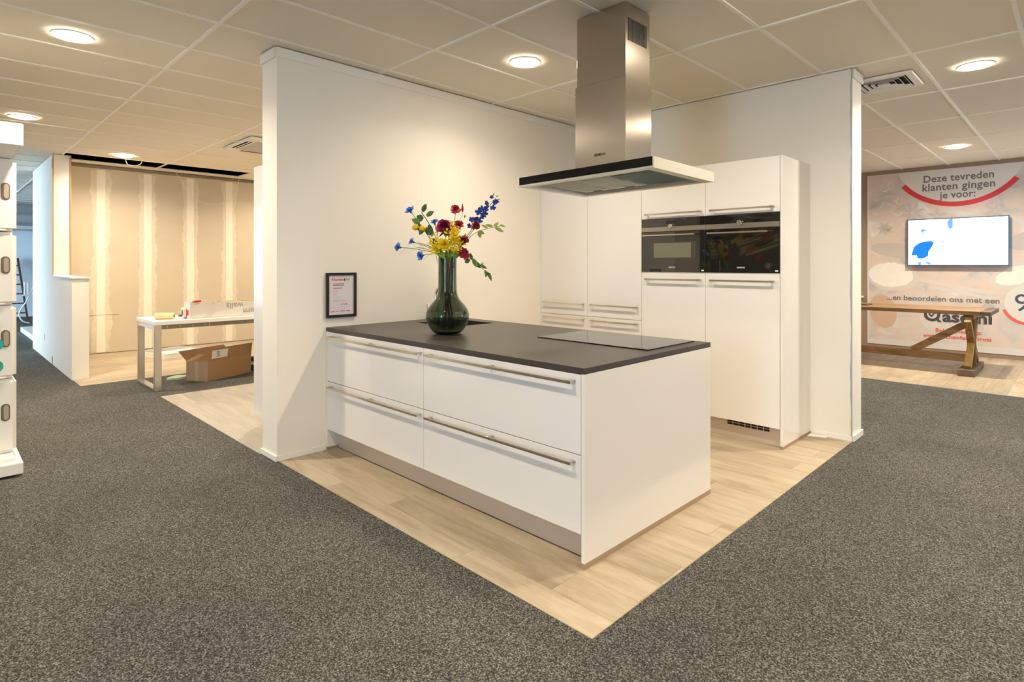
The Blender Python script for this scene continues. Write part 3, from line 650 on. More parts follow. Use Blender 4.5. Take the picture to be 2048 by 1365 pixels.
for i, (u, v, dd, r, lb) in enumerate([(821, 423, .02, .033, 'blue cornflower standing highest at the left of the bouquet'), (869, 446, .04, .026, 'blue cornflower half hidden left of the magenta bloom'), (798, 495, -.02, .028, 'blue cornflower reaching furthest left of the bouquet'), (825, 484, .05, .024, 'small blue cornflower between the lemon twig and the furthest left bloom'), (843, 512, -.06, .029, 'blue cornflower lowest, hanging just left of the vase mouth')]):
    t, P, d, rnd, pts = flower('cornflower', u, v, dd, lb, 'flower', 10+i, .015)
    bm = B(); bloom_corn(bm, P, outv(d, .9), r*1.22, rnd); obj('bloom', bm, M_blue, t)
    bm = B(); tube(bm, [P-d*.018, P-d*.008, P], [.004, .008, .006], 8); obj('calyx', bm, M_stem, t, True)
    bm = B()
    for k in range(3): q = pts[-4-k*3]; leaf(bm, q, (pts[-1]-q)*.5+Vector((rnd.uniform(-.05,.05), rnd.uniform(-.05,.05), -.02)), .07, .006)
    obj('leaf', bm, M_leaf, t)
# lemon twig
t, P, d, rnd, pts = flower('lemon_twig', 843, 425, -.02, 'leafy twig with two small lemons at the left of the bouquet', 'branch', 21, .03, M_stem, .003)
for u, v, L, w, du, dv, m in ((845, 424, .06, .035, 6, -14, M_leafd), (846, 440, .075, .05, -16, -10, M_leafd), (853, 432, .06, .035, 12, -8, M_leaf), (858, 450, .085, .042, 6, 26, M_leafd), (840, 446, .075, .042, -18, -8, M_leaf), (838, 448, .07, .035, 4, 22, M_leaf), (864, 478, .07, .035, 10, 10, M_leafd), (848, 455, .06, .035, -8, 12, M_leafd), (858, 470, .06, .03, -6, -14, M_leaf)):
    q = at(u, v, -.02+rnd.uniform(-.03,.03)); bm = B(); leaf(bm, q, at(u+du, v+dv, rnd.uniform(-.05,.02))-q, L, w, -FV, -.15); obj('leaf', bm, m, t)
for u, v in ((831, 455), (845, 457)):
    q = at(u, v, -.04); bm = B(); lathe(bm, [(.001,-.030), (.006,-.027), (.018,-.016), (.0215,0), (.018,.015), (.008,.024), (.003,.030)], q, 16, 'X'); obj('lemon', bm, M_lem, t, True)
# magenta dahlia
t, P, d, rnd, pts = flower('dahlia', 889, 455, -.05, 'large magenta dahlia at the centre of the bouquet', 'flower', 31, .0)
bm = B(); bloom_ruffle(bm, P, outv(d, .35), .055, rnd, 7); obj('bloom', bm, M_purp, t)
bm = B(); [leaf(bm, P-d*.03, Vector((rnd.uniform(-1,1), rnd.uniform(-1,1), -.3)), .06, .03) for k in range(4)]; obj('leaf', bm, M_leaf, t)
# red carnations
for i, (u, v, dd, r, m, lb) in enumerate([(911, 420, .02, .036, M_pink, 'red carnation standing highest above the bouquet centre'), (917, 452, .0, .038, M_pink, 'red carnation right beside the magenta dahlia'), (951, 453, -.03, .032, M_crim, 'crimson carnation at the foot of the delphinium'), (926, 481, -.07, .037, M_crim, 'crimson carnation above the lowest red bloom'), (926, 507, -.09, .042, M_pink, 'red carnation lowest, leaning over the right of the vase mouth')]):
    t, P, d, rnd, pts = flower('carnation', u, v, dd, lb, 'flower', 41+i, .0, M_brst, .0018)
    bm = B(); bloom_ruffle(bm, P, outv(d, .8), r, rnd, 5); obj('bloom', bm, m, t)
    bm = B(); tube(bm, [P-d*.03, P-d*.012, P], [.003, .009, .008], 8); obj('calyx', bm, M_leafd, t, True)
    if i == 0:
        q = at(925, 424, .02); bm = B(); tube(bm, [at(918, 441, .02), at(925, 432, .02), q], .0012, 5); obj('side_stem', bm, M_brst, t)
        bm = B(); tube(bm, [q, q+Vector((0,0,.015)), q+Vector((0,0,.035)), q+Vector((0,0,.055))], [.005,.008,.006,.003], 8); obj('bud', bm, M_crim, t, True)
        for uu, vv in ((921, 447), (929, 436)):
            q = at(uu, vv, .02); bm = B(); tube(bm, [q, q+Vector((.004,0,.01)), q+Vector((.006,0,.02))], [.002,.005,.002], 6); obj('bud', bm, M_brst, t, True)
# delphinium
t, P, d, rnd, pts = flower('delphinium', 992, 396, .04, 'tall blue delphinium spike leaning to the upper right', 'flower', 51, .02, M_stem, .0022)
fl = [(944,440,1),(939,452,.8),(952,447,1),(950,438,1.1),(958,441,1.2),(965,432,1.1),(958,424,1.2),(968,427,1.2),(972,418,1),(975,409,.9),(986,416,1),(988,406,.9),(993,403,.8),(972,405,.7),(983,394,.7),(992,408,.8),(963,418,1),(946,455,.7)]
for u, v, k in fl:
    q = at(u, v, .04+rnd.uniform(-.03,.03)); ax, a, b = frame(Vector((rnd.uniform(-.6,.6), rnd.uniform(-.6,.6), rnd.uniform(-.2,.4)))-FV*.8); bm = B()
    for n_ in range(5):
        an = 2*math.pi*(n_+rnd.random()*.3)/5; petal(bm, q, a*math.cos(an)+b*math.sin(an)+ax*.25, ax, .022*k*rnd.uniform(.9,1.15), .017*k, .15, 3, .6)
    petal(bm, q, -ax+Vector((0,0,.3)), a, .02*k, .006, .1, 3, .5); obj('floret', bm, M_dblue, t)
for u, v in ((987, 389), (994, 393), (998, 400)):
    q = at(u, v, .04); bm = B(); tube(bm, [q-Vector((0,0,.004)), q, q+Vector((0,0,.006))], [.002,.0045,.002], 6); obj('bud', bm, M_leafd, t, True)
# yellow flowers
def sprig(u, v, dd, lb, seed, n, su, sv, r=.006):
    t, P, d, rnd, pts = flower('goldenrod_sprig', u, v, dd, lb, 'flower', seed, .0, M_stem, .0016); bm = B()
    for k in range(n):
        q = at(u+rnd.gauss(0, su), v+rnd.gauss(0, sv), dd+rnd.uniform(-.03,.03)); ax, a, b = frame(Vector((rnd.uniform(-1,1), rnd.uniform(-1,1), rnd.uniform(-.3,1))))
        for m_ in range(4): an = 1.57*m_; petal(bm, q, a*math.cos(an)+b*math.sin(an)+ax*.4, ax, r*rnd.uniform(.8,1.4), r*.9, .2, 2, .7)
    o = obj('blossom', bm, M_yel, t); o['kind'] = 'stuff'
sprig(905, 464, -.06, 'yellow blossom sprig standing tallest in the bouquet middle', 61, 110, 7, 8, .0105)
sprig(912, 483, -.09, 'yellow blossom sprig right of the round yellow bloom', 62, 120, 8, 8, .0105)
sprig(876, 494, -.08, 'yellow blossom sprig left of the round yellow bloom', 63, 90, 7, 7, .0105)
sprig(910, 499, -.10, 'greenish yellow blossom sprig low at the vase mouth', 64, 60, 8, 4, .008)
sprig(867, 482, -.02, 'small loose yellow sprig furthest left', 65, 34, 6, 8, .009)
t, P, d, rnd, pts = flower('yellow_pompon', 889, 487, -.10, 'round yellow pompon bloom above the vase mouth', 'flower', 71, .0)
bm = B(); bloom_ruffle(bm, P-Vector((0,0,.01)), outv(d, .35), .044, rnd, 6); obj('bloom', bm, M_yel, t)
# foliage
def branch(lb, seed, path, leaves, m, sm):
    rnd = random.Random(seed); P = [at(*p) for p in path]; side = P[0]-Vector((VX, VY, 0)); side.z = 0
    pts = bez([Vector((VX, VY, VZ+.04)) - side*.5, Vector((VX, VY, VZ+.3)), Vector((VX, VY, VZ+.52))+side.normalized()*min(.04, side.length)]+P, 6)
    t = thing('leafy_branch', pts[0], lb, 'branch', BQ); bm = B(); tube(bm, pts, .0018, 6); obj('stem', bm, sm, t, True)
    for u, v, du, dv, L, w in leaves:
        q = at(u, v, path[0][2]+rnd.uniform(-.02,.02)); bm = B(); leaf(bm, q, at(u+du, v+dv, path[0][2]+rnd.uniform(-.03,.03))-q, L, w, -FV+Vector((0,0,.3)), rnd.uniform(-.3,.1)); obj('leaf', bm, m, t)
branch('leafy twig reaching far right below the delphinium', 81, [(935,480,-.02),(955,464,-.02),(985,455,-.02),(1003,452,-.02)], [(985,453,-12,-3,.05,.022),(992,453,4,-8,.03,.016),(988,452,10,-8,.045,.02),(990,455,18,9,.07,.026),(958,463,3,14,.045,.03),(958,462,10,6,.045,.024),(975,456,-10,-5,.05,.018),(1000,450,8,3,.04,.015)], M_leafl, M_brst)
branch('drooping leafy twig hanging right of the vase neck', 82, [(925,508,-.05),(942,516,-.06),(958,532,-.06),(975,545,-.06),(980,551,-.06)], [(940,520,-12,5,.045,.035),(944,520,-4,-14,.05,.025),(946,518,8,16,.075,.034),(950,524,10,10,.06,.03),(962,530,6,-8,.035,.02),(960,530,12,6,.055,.022),(970,541,3,10,.04,.02),(975,544,-4,10,.045,.018),(976,545,4,11,.055,.02),(979,546,2,9,.06,.016)], M_leaf, M_stem)
branch('pale grassy sprig left of the vase mouth', 83, [(872,505,.0),(862,480,.0),(858,470,.0)], [(868,500,-10,-22,.10,.008),(866,495,-24,-8,.12,.006),(872,508,-14,-16,.10,.007),(858,500,-24,-6,.11,.006),(875,505,-6,-26,.11,.009)], M_leafl, M_stem)
rnd = random.Random(9); lv = []
for k in range(46):
    u = rnd.uniform(880, 918); lv.append((u, 514+rnd.uniform(-3,4), (u-897)*.5+rnd.uniform(-6,6), -rnd.uniform(8,20), rnd.uniform(.04,.075), .012))
branch('bushy bright green foliage filling the vase mouth', 84, [(898,508,-.08),(898,500,-.08)], lv, mat('fresh_green', (.16,.30,.03), .5, var=.3, vs=30), M_stem)

# ------------------------------------------------------------------ white crate stack at the left edge
M_cr = mat('white_crate_plastic', (.86,.835,.78), .42, var=.008, vs=3)
M_hole = mat('handle_recess', (.16,.12,.085), .7, var=.08)
tx0, tx1, ty0, ty1 = -5.62, -4.955, -.34, .428
st = thing('floor_platform', (-5.29, .04, 0), 'low white platform under the stack of white crates', 'platform')
bm = B(); box(bm, tx0, tx1, ty0, ty1, .018, .092, .004, 2); obj('tray', bm, M_cr, st)
for x, y in ((tx0+.06, ty0+.06), (tx1-.06, ty0+.06), (tx0+.06, ty1-.06), (tx1-.06, ty1-.06)):
    bm = B(); lathe(bm, [(.03, 0), (.03, .02)], (x, y, 0), 16); obj('foot', bm, M_black, st)
bm = B(); box(bm, tx0+.03, tx1-.06, ty0+.03, ty1-.035, .090, .118, .004, 1); obj('rim', bm, M_cr, st)
CL = ['topmost white crate of the stack at the left edge', 'white crate second from the top of the left stack', 'white crate with round teal stickers in the left stack', 'bottom white crate of the stack at the left edge']
zz = [.118, .622, 1.118, 1.614, 2.110]; bx0, bx1, by0, by1 = -5.59, -5.15, -.31, .410
for k in range(4):
    z0, z1 = zz[3-k], zz[4-k]
    t = thing('storage_crate', (-5.37, .05, z0), CL[k], 'crate', 'white crates stacked at the left')
    bm = B(); box(bm, bx0, bx1, by0, by1, z0+.003, z1-.003, .022, 3); obj('body', bm, M_cr, t, True)
    zc = z1-.225
    pts = [(.024*math.cos(a)+.0, .034*(1 if math.sin(a) > 0 else -1)+.024*math.sin(a)) for a in [2*math.pi*i/28 for i in range(28)]]
    bm = B(); prism(bm, pts, lambda y, z: (bx1-.001, .352+y, zc+z), (.003, 0, 0)); h = obj('handle_slot', bm, M_hole, t)
    bm = B(); prism(bm, [(y*.55+.004, z*.86) for y, z in pts], lambda y, z: (bx1+.0015, .352+y, zc+z), (.0025, 0, 0)); obj('grip', bm, mat('crate_grip', (.40,.33,.25), .6, var=.05), h)
    if k < 3:
        bm = B(); box(bm, bx1-.002, bx1+.010, by0+.05, by1-.055, z0+.004, z0+.017, .004, 2); obj('lip', bm, M_cr, t)
    if k == 2:
        for z, c_ in ((z0+.365, (.80,.79,.74)), (z0+.235, (.02,.42,.44)), (z0+.09, (.03,.40,.33))):
            bm = B(); lathe(bm, [(.042, bx1-.001), (.042, bx1+.002)], (0, .300, z), 28, 'X'); obj('round_sticker', bm, mat('sticker_%d' % int(z*1000), c_, .5, var=.02), t)
t = thing('white_display_box', (-5.29, .04, 2.11), 'overhanging white box on top of the crate stack', 'box')
bm = B(); box(bm, tx0, tx1, ty0, ty1, 2.172, 2.318, .004, 2); obj('box_body', bm, M_cr, t)
bm = B(); quadbox(bm, [(bx0, by0+.02, 2.112), (bx1, by0+.02, 2.112), (bx1, by1-.03, 2.112), (bx0, by1-.03, 2.112), (tx0+.02, ty0+.02, 2.173), (tx1-.02, ty0+.02, 2.173), (tx1-.02, ty1-.02, 2.173), (tx0+.02, ty1-.02, 2.173)]); obj('sloping_collar', bm, M_cr, t)

# ------------------------------------------------------------------ cabinet behind the long partition
t = thing('tall_larder_cabinet', (-4.62, 2.2, 0), 'white tall cabinet peeping out behind the free end of the long partition', 'cabinet')
cxa = -5.045
bm = B(); box(bm, cxa, XL2-.001, 1.95, 2.55, .12, 2.225, .002, 1); obj('body', bm, M_lac, t)
bm = B(); box(bm, cxa+.06, XL2-.001, 2.0, 2.5, .004, .12); obj('plinth', bm, M_white, t)
bm = B(); box(bm, cxa-.019, cxa, 1.952, 2.548, .125, 2.222, .001, 1); obj('door', bm, M_lac, t)

# ------------------------------------------------------------------ work table in the bay
M_bench = brushed('satin_table_steel', (.60,.57,.52), 'Z', .35)
bx_f, bx_b, by_a, by_b, bz = -7.2, -7.96, 1.712, 4.1, .765
t = thing('work_table', (-7.58, 2.9, 0), 'long white topped work table on square steel loop legs', 'table')
bm = B(); box(bm, bx_b, bx_f, by_a, by_b, bz-.042, bz, .002, 1); obj('table_top', bm, mat('white_table_board', (.84,.82,.80), .45, var=.01), t)
for y in (by_a+.004, by_b-.074):
    bm = B(); q = .07
    box(bm, bx_f-.05, bx_f-.002, y, y+q, 0, bz-.042, .003, 1); box(bm, bx_b+.002, bx_b+.05, y, y+q, 0, bz-.042, .003, 1); box(bm, bx_b+.05, bx_f-.05, y, y+q, .0, .03, .003, 1); box(bm, bx_b+.05, bx_f-.05, y, y+q, bz-.09, bz-.042, .003, 1)
    obj('leg', bm, M_bench, t)
for a, b in ((by_a+.078, 2.27), (2.276, by_b-.08)):
    bm = B(); box(bm, bx_f-.016, bx_f-.004, a, b, bz-.088, bz-.043); rl = obj('apron_rail', bm, mat('dark_olive_steel', (.20,.18,.13), .45, metal=.5, var=.03), t)
    n = max(3, int((b-a)/.115))
    for i in range(n):
        y = a+.05+i*(b-a-.09)/max(1, n-1); bm = B(); lathe(bm, [(.005, bx_f-.005), (.005, bx_f-.0025)], (0, y, bz-.064), 10, 'X'); obj('screw', bm, M_steelB if a < 2 else M_slot, rl)
# paint roller
t = thing('paint_roller', (-7.62, 1.9, bz), 'pale yellow fleece paint roller lying on the work table', 'paint roller')
a = Vector((-7.52, 1.80, bz+.038)); d = Vector((.16, .21, 0)).normalized(); L = .20
bm = B(); tube(bm, [a, a+d*.008, a+d*(L-.008), a+d*L], [.030,.037,.037,.030], 24); obj('sleeve', bm, mat('yellow_fleece', (.80,.66,.36), .9, bump=(300,.4,.004), var=.06), t, True)
bm = B(); tube(bm, [a+d*L, a+d*(L+.003)], .016, 16); obj('end_cap', bm, mat('green_cap', (.05,.15,.10), .5, var=.1), t)
e_ = a+d*L
bm = B(); tube(bm, bez([e_, e_+d*.03, e_+Vector((-.06,.10,0)), e_+Vector((-.05,.13,-.01))], 4), .004, 8); obj('wire_frame', bm, M_steelB, t, True)
bm = B(); tube(bm, [e_+Vector((-.055,.06,-.004)), e_+Vector((-.05,.10,-.006)), e_+Vector((-.045,.15,-.008))], [.012,.014,.011], 12); obj('grip', bm, mat('dark_green_grip', (.03,.12,.08), .5, var=.1), t, True)
# long carton of wall panels on the table, print upside down
wb = thing('panel_carton', (-7.36, 2.9, bz), 'long white carton printed upside down, lying on the work table', 'carton')
M_car = mat('white_carton', (.66,.62,.57), .6, var=.05, vs=4)
ca, cb, h_ = 2.085, 3.9, .185; xf_, xk = -7.255, -7.475
for q in ((xf_-.005, xf_, ca, cb, bz+.001, bz+h_), (xk, xk+.005, ca, cb, bz+.001, bz+h_), (xk+.005, xf_-.005, ca, cb, bz+.001, bz+.006)):
    bm = B(); box(bm, *q); obj('carton_side', bm, M_car, wb)
bm = B(); box(bm, xk+.005, xf_-.005, ca, ca+.005, bz+.006, bz+h_+.004); en = obj('carton_end', bm, mat('bluish_carton_end', (.72,.74,.80), .6, var=.03), wb)
bm = B(); box(bm, xk+.045, xf_-.03, ca-.001, ca, bz+.04, bz+.10); obj('red_label', bm, M_lred, en)
bm = B(); prism(bm, [(xk+.06, bz+.05), (xk+.09, bz+.05), (xk+.10, bz+.09), (xk+.08, bz+.075)], lambda x, z: (x, ca-.0015, z), (0, .001, 0)); obj('label_mark', bm, M_white, en)
M_lt = mat('pale_print', (.74,.70,.65), .6, var=.03); M_gl = mat('carton_grey_print', (.36,.33,.29), .6, var=.05)
for poly in ([(2.30,.0),(2.62,.0),(2.66,.05),(2.70,.075),(2.72,.10),(2.66,.125),(2.58,.12),(2.52,.085),(2.44,.07),(2.36,.06)], [(2.10,.02),(2.20,.0),(2.28,.03),(2.22,.05)]):
    bm = B(); prism(bm, poly, lambda y, z: (xf_, y, bz+.01+z), (.001, 0, 0)); obj('print_shape', bm, M_lt, wb)
UD = lambda y0, z0: (lambda u, v: (xf_+.0012, y0-u, z0-v))
text('lettering', 'walls', .10, UD(2.475, bz+.165), M_gl, wb, 'RIGHT', .012)
text('lettering', 'modern', .10, UD(2.665, bz+.094), M_gl, wb, 'RIGHT', .012)
for i in range(7):
    y0_ = 2.2+i*.24; bm = B(); box(bm, xk+.02+.004*(i%2), xf_-.02, y0_, y0_+.232, bz+.006, bz+h_-.004+.006*(i%3), .002, 1)
    obj('wall_panel', bm, mat('brown_wall_panel', (.40,.25,.11), .6, var=.2), label='brown wall panel packed in the long carton, %s from the roller end' % ['first','second','third','fourth','fifth','sixth','seventh'][i], cat='panel', group='wall panels in the carton')
t = thing('putty_knife', (-7.3, 2.3, bz+h_), 'putty knife with red handle resting on the long carton', 'putty knife')
bm = B(); tube(bm, [(-7.257, 2.11, bz+h_+.012), (-7.257, 2.15, bz+h_+.016), (-7.257, 2.20, bz+h_+.018)], [.006,.013,.011], 10); obj('handle', bm, mat('red_handle', (.55,.02,.02), .4, var=.05), t, True)
bm = B(); prism(bm, [(2.20,-.006),(2.30,-.008),(2.36,-.02),(2.36,.02),(2.30,.008),(2.20,.006)], lambda y, x: (-7.257+x, y, bz+h_+.018+(y-2.2)*.10), (0,0,.0015)); obj('blade', bm, M_steelB, t)
bm = B(); lathe(bm, [(.062, 2.05), (.062, 2.075)], (-7.42, 0, bz+.068), 32, 'Y')
tr = obj('tape_roll', bm, M_white, smooth=True, label='roll of white tape standing behind the carton end', cat='tape')
bm = B(); lathe(bm, [(.036, 2.0490), (.036, 2.0502)], (-7.42, 0, bz+.068), 28, 'Y'); obj('core', bm, M_hole, tr)
# cardboard box under the table
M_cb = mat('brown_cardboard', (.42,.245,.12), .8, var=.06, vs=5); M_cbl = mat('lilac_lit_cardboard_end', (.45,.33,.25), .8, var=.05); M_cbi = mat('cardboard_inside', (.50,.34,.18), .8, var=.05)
c0, c1, c2 = Vector((-7.63, 2.15, 0)), Vector((-7.38, 2.31, 0)), Vector((-7.64, 2.91, 0)); ex = (c0-c1); ey = (c2-c1); c3 = c0+ey; hb = .235
t = thing('cardboard_box', ((c1+c3)/2), 'open brown cardboard box on the carpet under the work table', 'box')
def panel_q(bm, a, b, c, d, th): 
    n = (b-a).cross(d-a).normalized()*th; quadbox(bm, [a, b, c, d, a+n, b+n, c+n, d+n])
Z = Vector((0,0,hb))
for a, b, m, nm in ((c1, c2, M_cb, 'side_panel'), (c0, c1, M_cbl, 'end_panel'), (c3, c0, M_cb, 'side_panel'), (c2, c3, M_cbl, 'end_panel')):
    bm = B(); panel_q(bm, a, b, b+Z, a+Z, -.005); pl = obj(nm, bm, m, t)
    if a is c0:
        mid = (a+b)/2; dr = (b-a).normalized(); n = dr.cross(Vector((0,0,1))).normalized(); bm = B(); obox(bm, mid+Vector((0,0,hb/2))+n*.0008, dr*.024, n*.0006, (0,0,hb/2)); obj('packing_tape', bm, mat('packing_tape', (.55,.43,.31), .35, var=.03), pl)
bm = B(); panel_q(bm, c0+Vector((0,0,.004)), c1+Vector((0,0,.004)), c2+Vector((0,0,.004)), c3+Vector((0,0,.004)), .003); obj('bottom', bm, M_cbi, t)
exn, eyn = ex.normalized(), ey.normalized()
for a, b, o_ in ((c1+Z, c2+Z, -exn*.02+Vector((0,0,.15))), (c3+Z, c0+Z, exn*.11+Vector((0,0,.11))), (c0+Z, c1+Z, eyn*.17+Vector((0,0,.06)))):
    sh = (b-a).normalized()*.0; bm = B(); panel_q(bm, a, b, b+o_, a+o_+sh, -.004); f_ = obj('flap', bm, M_cb, t)
    if a == c1+Z:
        n = (b-a).cross(o_).normalized(); p0 = a+(b-a)*.06+o_*.30; sgn = 1 if n.dot(Vector((1,0,0))) > 0 else -1; n = n*sgn
        e1, e2 = (b-a).normalized(), o_.normalized(); cc = a+(b-a)*.24+o_*.52+n*.007
        bm = B(); obox(bm, cc, e1*.115, n*.0006, e2*.05); lb_ = obj('paper_label', bm, M_white, f_)
        for i, (s0, s1) in enumerate(((-.05,-.01), (-.05,.0), (-.04,.01), (-.05,.005))):
            bm = B(); obox(bm, cc+e1*(s0+s1)/2+e2*(.03-.018*i)+n*.001, e1*(s1-s0)/2, n*.0004, e2*.0045); obj('print_block', bm, M_greyp, lb_)
bm = B(); pts = [(.13*math.cos(a), .085*math.sin(a)) for a in [2*math.pi*i/40 for i in range(40)]]
prism(bm, [(math.copysign(abs(x/.13)**.7*.13, x), math.copysign(abs(y/.085)**.7*.085, y)) for x, y in pts], lambda x, y: (-7.86+x*.7+y*.5, 2.12+y*1.0-x*.6, .001), (0,0,.022))
bmesh.ops.bevel(bm, geom=[e for e in bm.edges if all(v.co.z > .02 for v in e.verts)], offset=.008, segments=2, affect='EDGES')
sl = obj('mint_tray', bm, mat('mint_green_plastic', (.50,.66,.53), .45, var=.03), smooth=True, label='mint green plastic tray lying beside the cardboard box', cat='tray')
# flat white open box on the oak floor
t = thing('flat_box', (-9.75, 2.65, 0), 'shallow white open box lying near the plasterboard wall', 'box')
q0 = Vector((-9.95, 2.62, .003)); dx_, dy_ = Vector((.62, .22, 0)), Vector((-.16, .62, 0))
bm = B(); panel_q(bm, q0-dx_/2-dy_/2, q0+dx_/2-dy_/2, q0+dx_/2+dy_/2, q0-dx_/2+dy_/2, .006); obj('bottom', bm, M_black, t)
for a, b in ((q0-dx_/2-dy_/2, q0+dx_/2-dy_/2), (q0+dx_/2-dy_/2, q0+dx_/2+dy_/2), (q0+dx_/2+dy_/2, q0-dx_/2+dy_/2), (q0-dx_/2+dy_/2, q0-dx_/2-dy_/2)):
    bm = B(); beam(bm, a+Vector((0,0,.035)), b+Vector((0,0,.035)), .02, .07); obj('rim', bm, M_white, t)
bm = B(); obox(bm, q0+dx_*.3-dy_*.05+Vector((0,0,.073)), dx_*.24, dy_*.42, (0,0,.003)); obj('sheet', bm, M_white, t)
bm = B(); obox(bm, (-7.75, 3.08, .09), (.10,.04,0), (-.04,.10,0), (0,0,.09), .004); o = obj('black_case', bm, M_black, label='small black case standing behind the cardboard box', cat='case')
bm = B(); obox(bm, (-7.75, 3.08, .10), (.102,.041,0), (-.041,.102,0), (0,0,.02)); obj('white_band', bm, M_white, o)

# white plate on the kitchen floor
bm = B(); quadbox(bm, [(-1.60, 4.995, .003), (-1.475, 5.035, .003), (-1.465, 5.08, .003), (-1.60, 5.07, .003), (-1.60, 4.995, .012), (-1.475, 5.035, .012), (-1.465, 5.08, .012), (-1.60, 5.07, .012)], .002, 1)
obj('cover_plate', bm, M_white, label='white plastic cover plate lying on the oak floor beside the cabinet end', cat='plate')

# ------------------------------------------------------------------ far right: mural, screen, trestle table
def mural_mat():
    m = bpy.data.materials.new('faded_spice_photo'); m.use_nodes = True; nt = m.node_tree; p = nt.nodes['Principled BSDF']; N = nt.nodes.new; L = nt.links.new
    tc = N('ShaderNodeTexCoord'); n1 = N('ShaderNodeTexNoise'); n1.inputs['Scale'].default_value = 2.1; n1.inputs['Detail'].default_value = 6; n1.inputs['Distortion'].default_value = 1.3
    L(tc.outputs['Object'], n1.inputs['Vector'])
    r1 = ramp(nt, [(.30, (.44,.41,.40)), (.43, (.58,.53,.51)), (.52, (.66,.53,.46)), (.60, (.62,.57,.55)), (.72, (.76,.72,.70))], n1.outputs['Fac'])
    v = N('ShaderNodeTexVoronoi'); v.inputs['Scale'].default_value = 17; v.inputs['Randomness'].default_value = 1; L(tc.outputs['Object'], v.inputs['Vector'])
    rv = ramp(nt, [(.0, (1,1,1)), (.06, (1,1,1)), (.09, (0,0,0))], v.outputs['Distance'])
    n2 = N('ShaderNodeTexNoise'); n2.inputs['Scale'].default_value = 3; L(tc.outputs['Object'], n2.inputs['Vector']); r2_ = ramp(nt, [(.5, (0,0,0)), (.62, (1,1,1))], n2.outputs['Fac'])
    mu = N('ShaderNodeMath'); mu.operation = 'MULTIPLY'; L(rv.outputs[0], mu.inputs[0]); L(r2_.outputs[0], mu.inputs[1])
    mx = N('ShaderNodeMix'); mx.data_type = 'RGBA'; L(mu.outputs[0], mx.inputs[0]); L(r1.outputs[0], mx.inputs[6]); mx.inputs[7].default_value = (.70,.66,.62,1)
    L(mx.outputs[2], p.inputs['Base Color']); p.inputs['Roughness'].default_value = .55; return m
mu = thing('wall_mural', (-1.0, Y1, .07), 'large faded food photo mural with Dutch slogans on the brown wall', 'mural')
mY = Y1-.006
bm = B(); box(bm, -2.60, 1.0, mY, Y1-.0005, .075, 2.87); obj('photo_panel', bm, mural_mat(), mu)
def fp(y): return lambda x, z: (x, y, z)
def ell(cx, cz, a, b, rot=0, n=36, t0=0, t1=2*math.pi): return [(cx+a*math.cos(t)*math.cos(rot)-b*math.sin(t)*math.sin(rot), cz+a*math.cos(t)*math.sin(rot)+b*math.sin(t)*math.cos(rot)) for t in [t0+(t1-t0)*i/n for i in range(n)]]
def flat(poly, m, name, y=None, p=None): bm = B(); prism(bm, poly, fp((y or mY-.0012)), (0, .0010, 0)); return obj(name, bm, m, p or mu)
M_salt = mat('printed_salt', (.80,.77,.73), .6, var=.05, vs=14); M_cream = mat('printed_light_grey', (.66,.64,.61), .6, var=.02); M_peach = mat('printed_terracotta', (.58,.40,.30), .6, var=.1, vs=6); M_spoon = mat('printed_spoon', (.62,.58,.55), .6, var=.06, vs=5); M_shade = mat('printed_shadow', (.52,.47,.45), .6, var=.08, vs=6); M_leafp = mat('printed_dry_leaf', (.53,.48,.45), .6, var=.1, vs=8)
rr = random.Random(4)
flat([(x, z+.0) for x, z in ell(-2.25, 1.20, .36, .24, -.12, 40)], M_spoon, 'printed_spoon_bowl', mY-.0010)
flat([(x+rr.uniform(-.012,.012), z+rr.uniform(-.012,.012)) for x, z in ell(-2.27, 1.22, .31, .20, -.1, 46)], M_salt, 'printed_salt_heap', mY-.0022)
flat([(-1.93,1.13), (-1.15,.96), (-.75,.93), (-.75,.99), (-1.15,1.02), (-1.93,1.19)], M_spoon, 'printed_spoon_handle')
flat([(-1.75,1.02), (-.95,.85), (-.6,.70), (-.58,.73), (-.93,.89), (-1.73,1.06)], M_spoon, 'printed_spoon_handle')
flat(ell(-.70, 1.22, .34, .17, .35), M_spoon, 'printed_spoon_bowl', mY-.0010); flat([(x+rr.uniform(-.01,.01), z+rr.uniform(-.01,.01)) for x, z in ell(-.68, 1.24, .28, .13, .35)], M_salt, 'printed_salt_heap', mY-.0022)
flat(ell(-2.38, .62, .19, .28, .2), M_peach, 'printed_bowl'); flat(ell(-1.55, .46, .36, .22, -.5), M_spoon, 'printed_spoon_bowl', mY-.0009)
flat(ell(-2.2, 1.62, .36, .12, -.15), M_shade, 'printed_shadow_patch'); flat(ell(-.5, 1.75, .35, .14, .2), M_shade, 'printed_shadow_patch')
for cx_, cz_, n_, L_ in ((-1.98, 2.22, 8, .19), (-1.65, 2.15, 5, .15), (-2.35, 1.98, 7, .13), (-.95, 2.18, 6, .14)):
    for k in range(n_):
        a = 2*math.pi*k/n_+.3; bm = B(); p = [(cx_+math.cos(a)*L_*t-math.sin(a)*w_*.05, cz_+math.sin(a)*L_*t+math.cos(a)*w_*.05) for t, w_ in ((.1,.2),(.5,.6),(1,0),(.5,-.6),(.1,-.2))]
        flat(p, M_leafp, 'printed_leaf')
for k in range(26):
    x, z = rr.uniform(-2.55,-2.0), rr.uniform(1.9, 2.8); a = rr.uniform(0, 3.1); L_ = rr.uniform(.02,.05); dx, dz = math.cos(a)*L_, math.sin(a)*L_
    flat([(x-dx+dz*.08, z-dz-dx*.08), (x+dx+dz*.08, z+dz-dx*.08), (x+dx-dz*.08, z+dz+dx*.08), (x-dx-dz*.08, z-dz+dx*.08)], M_salt, 'printed_flake')
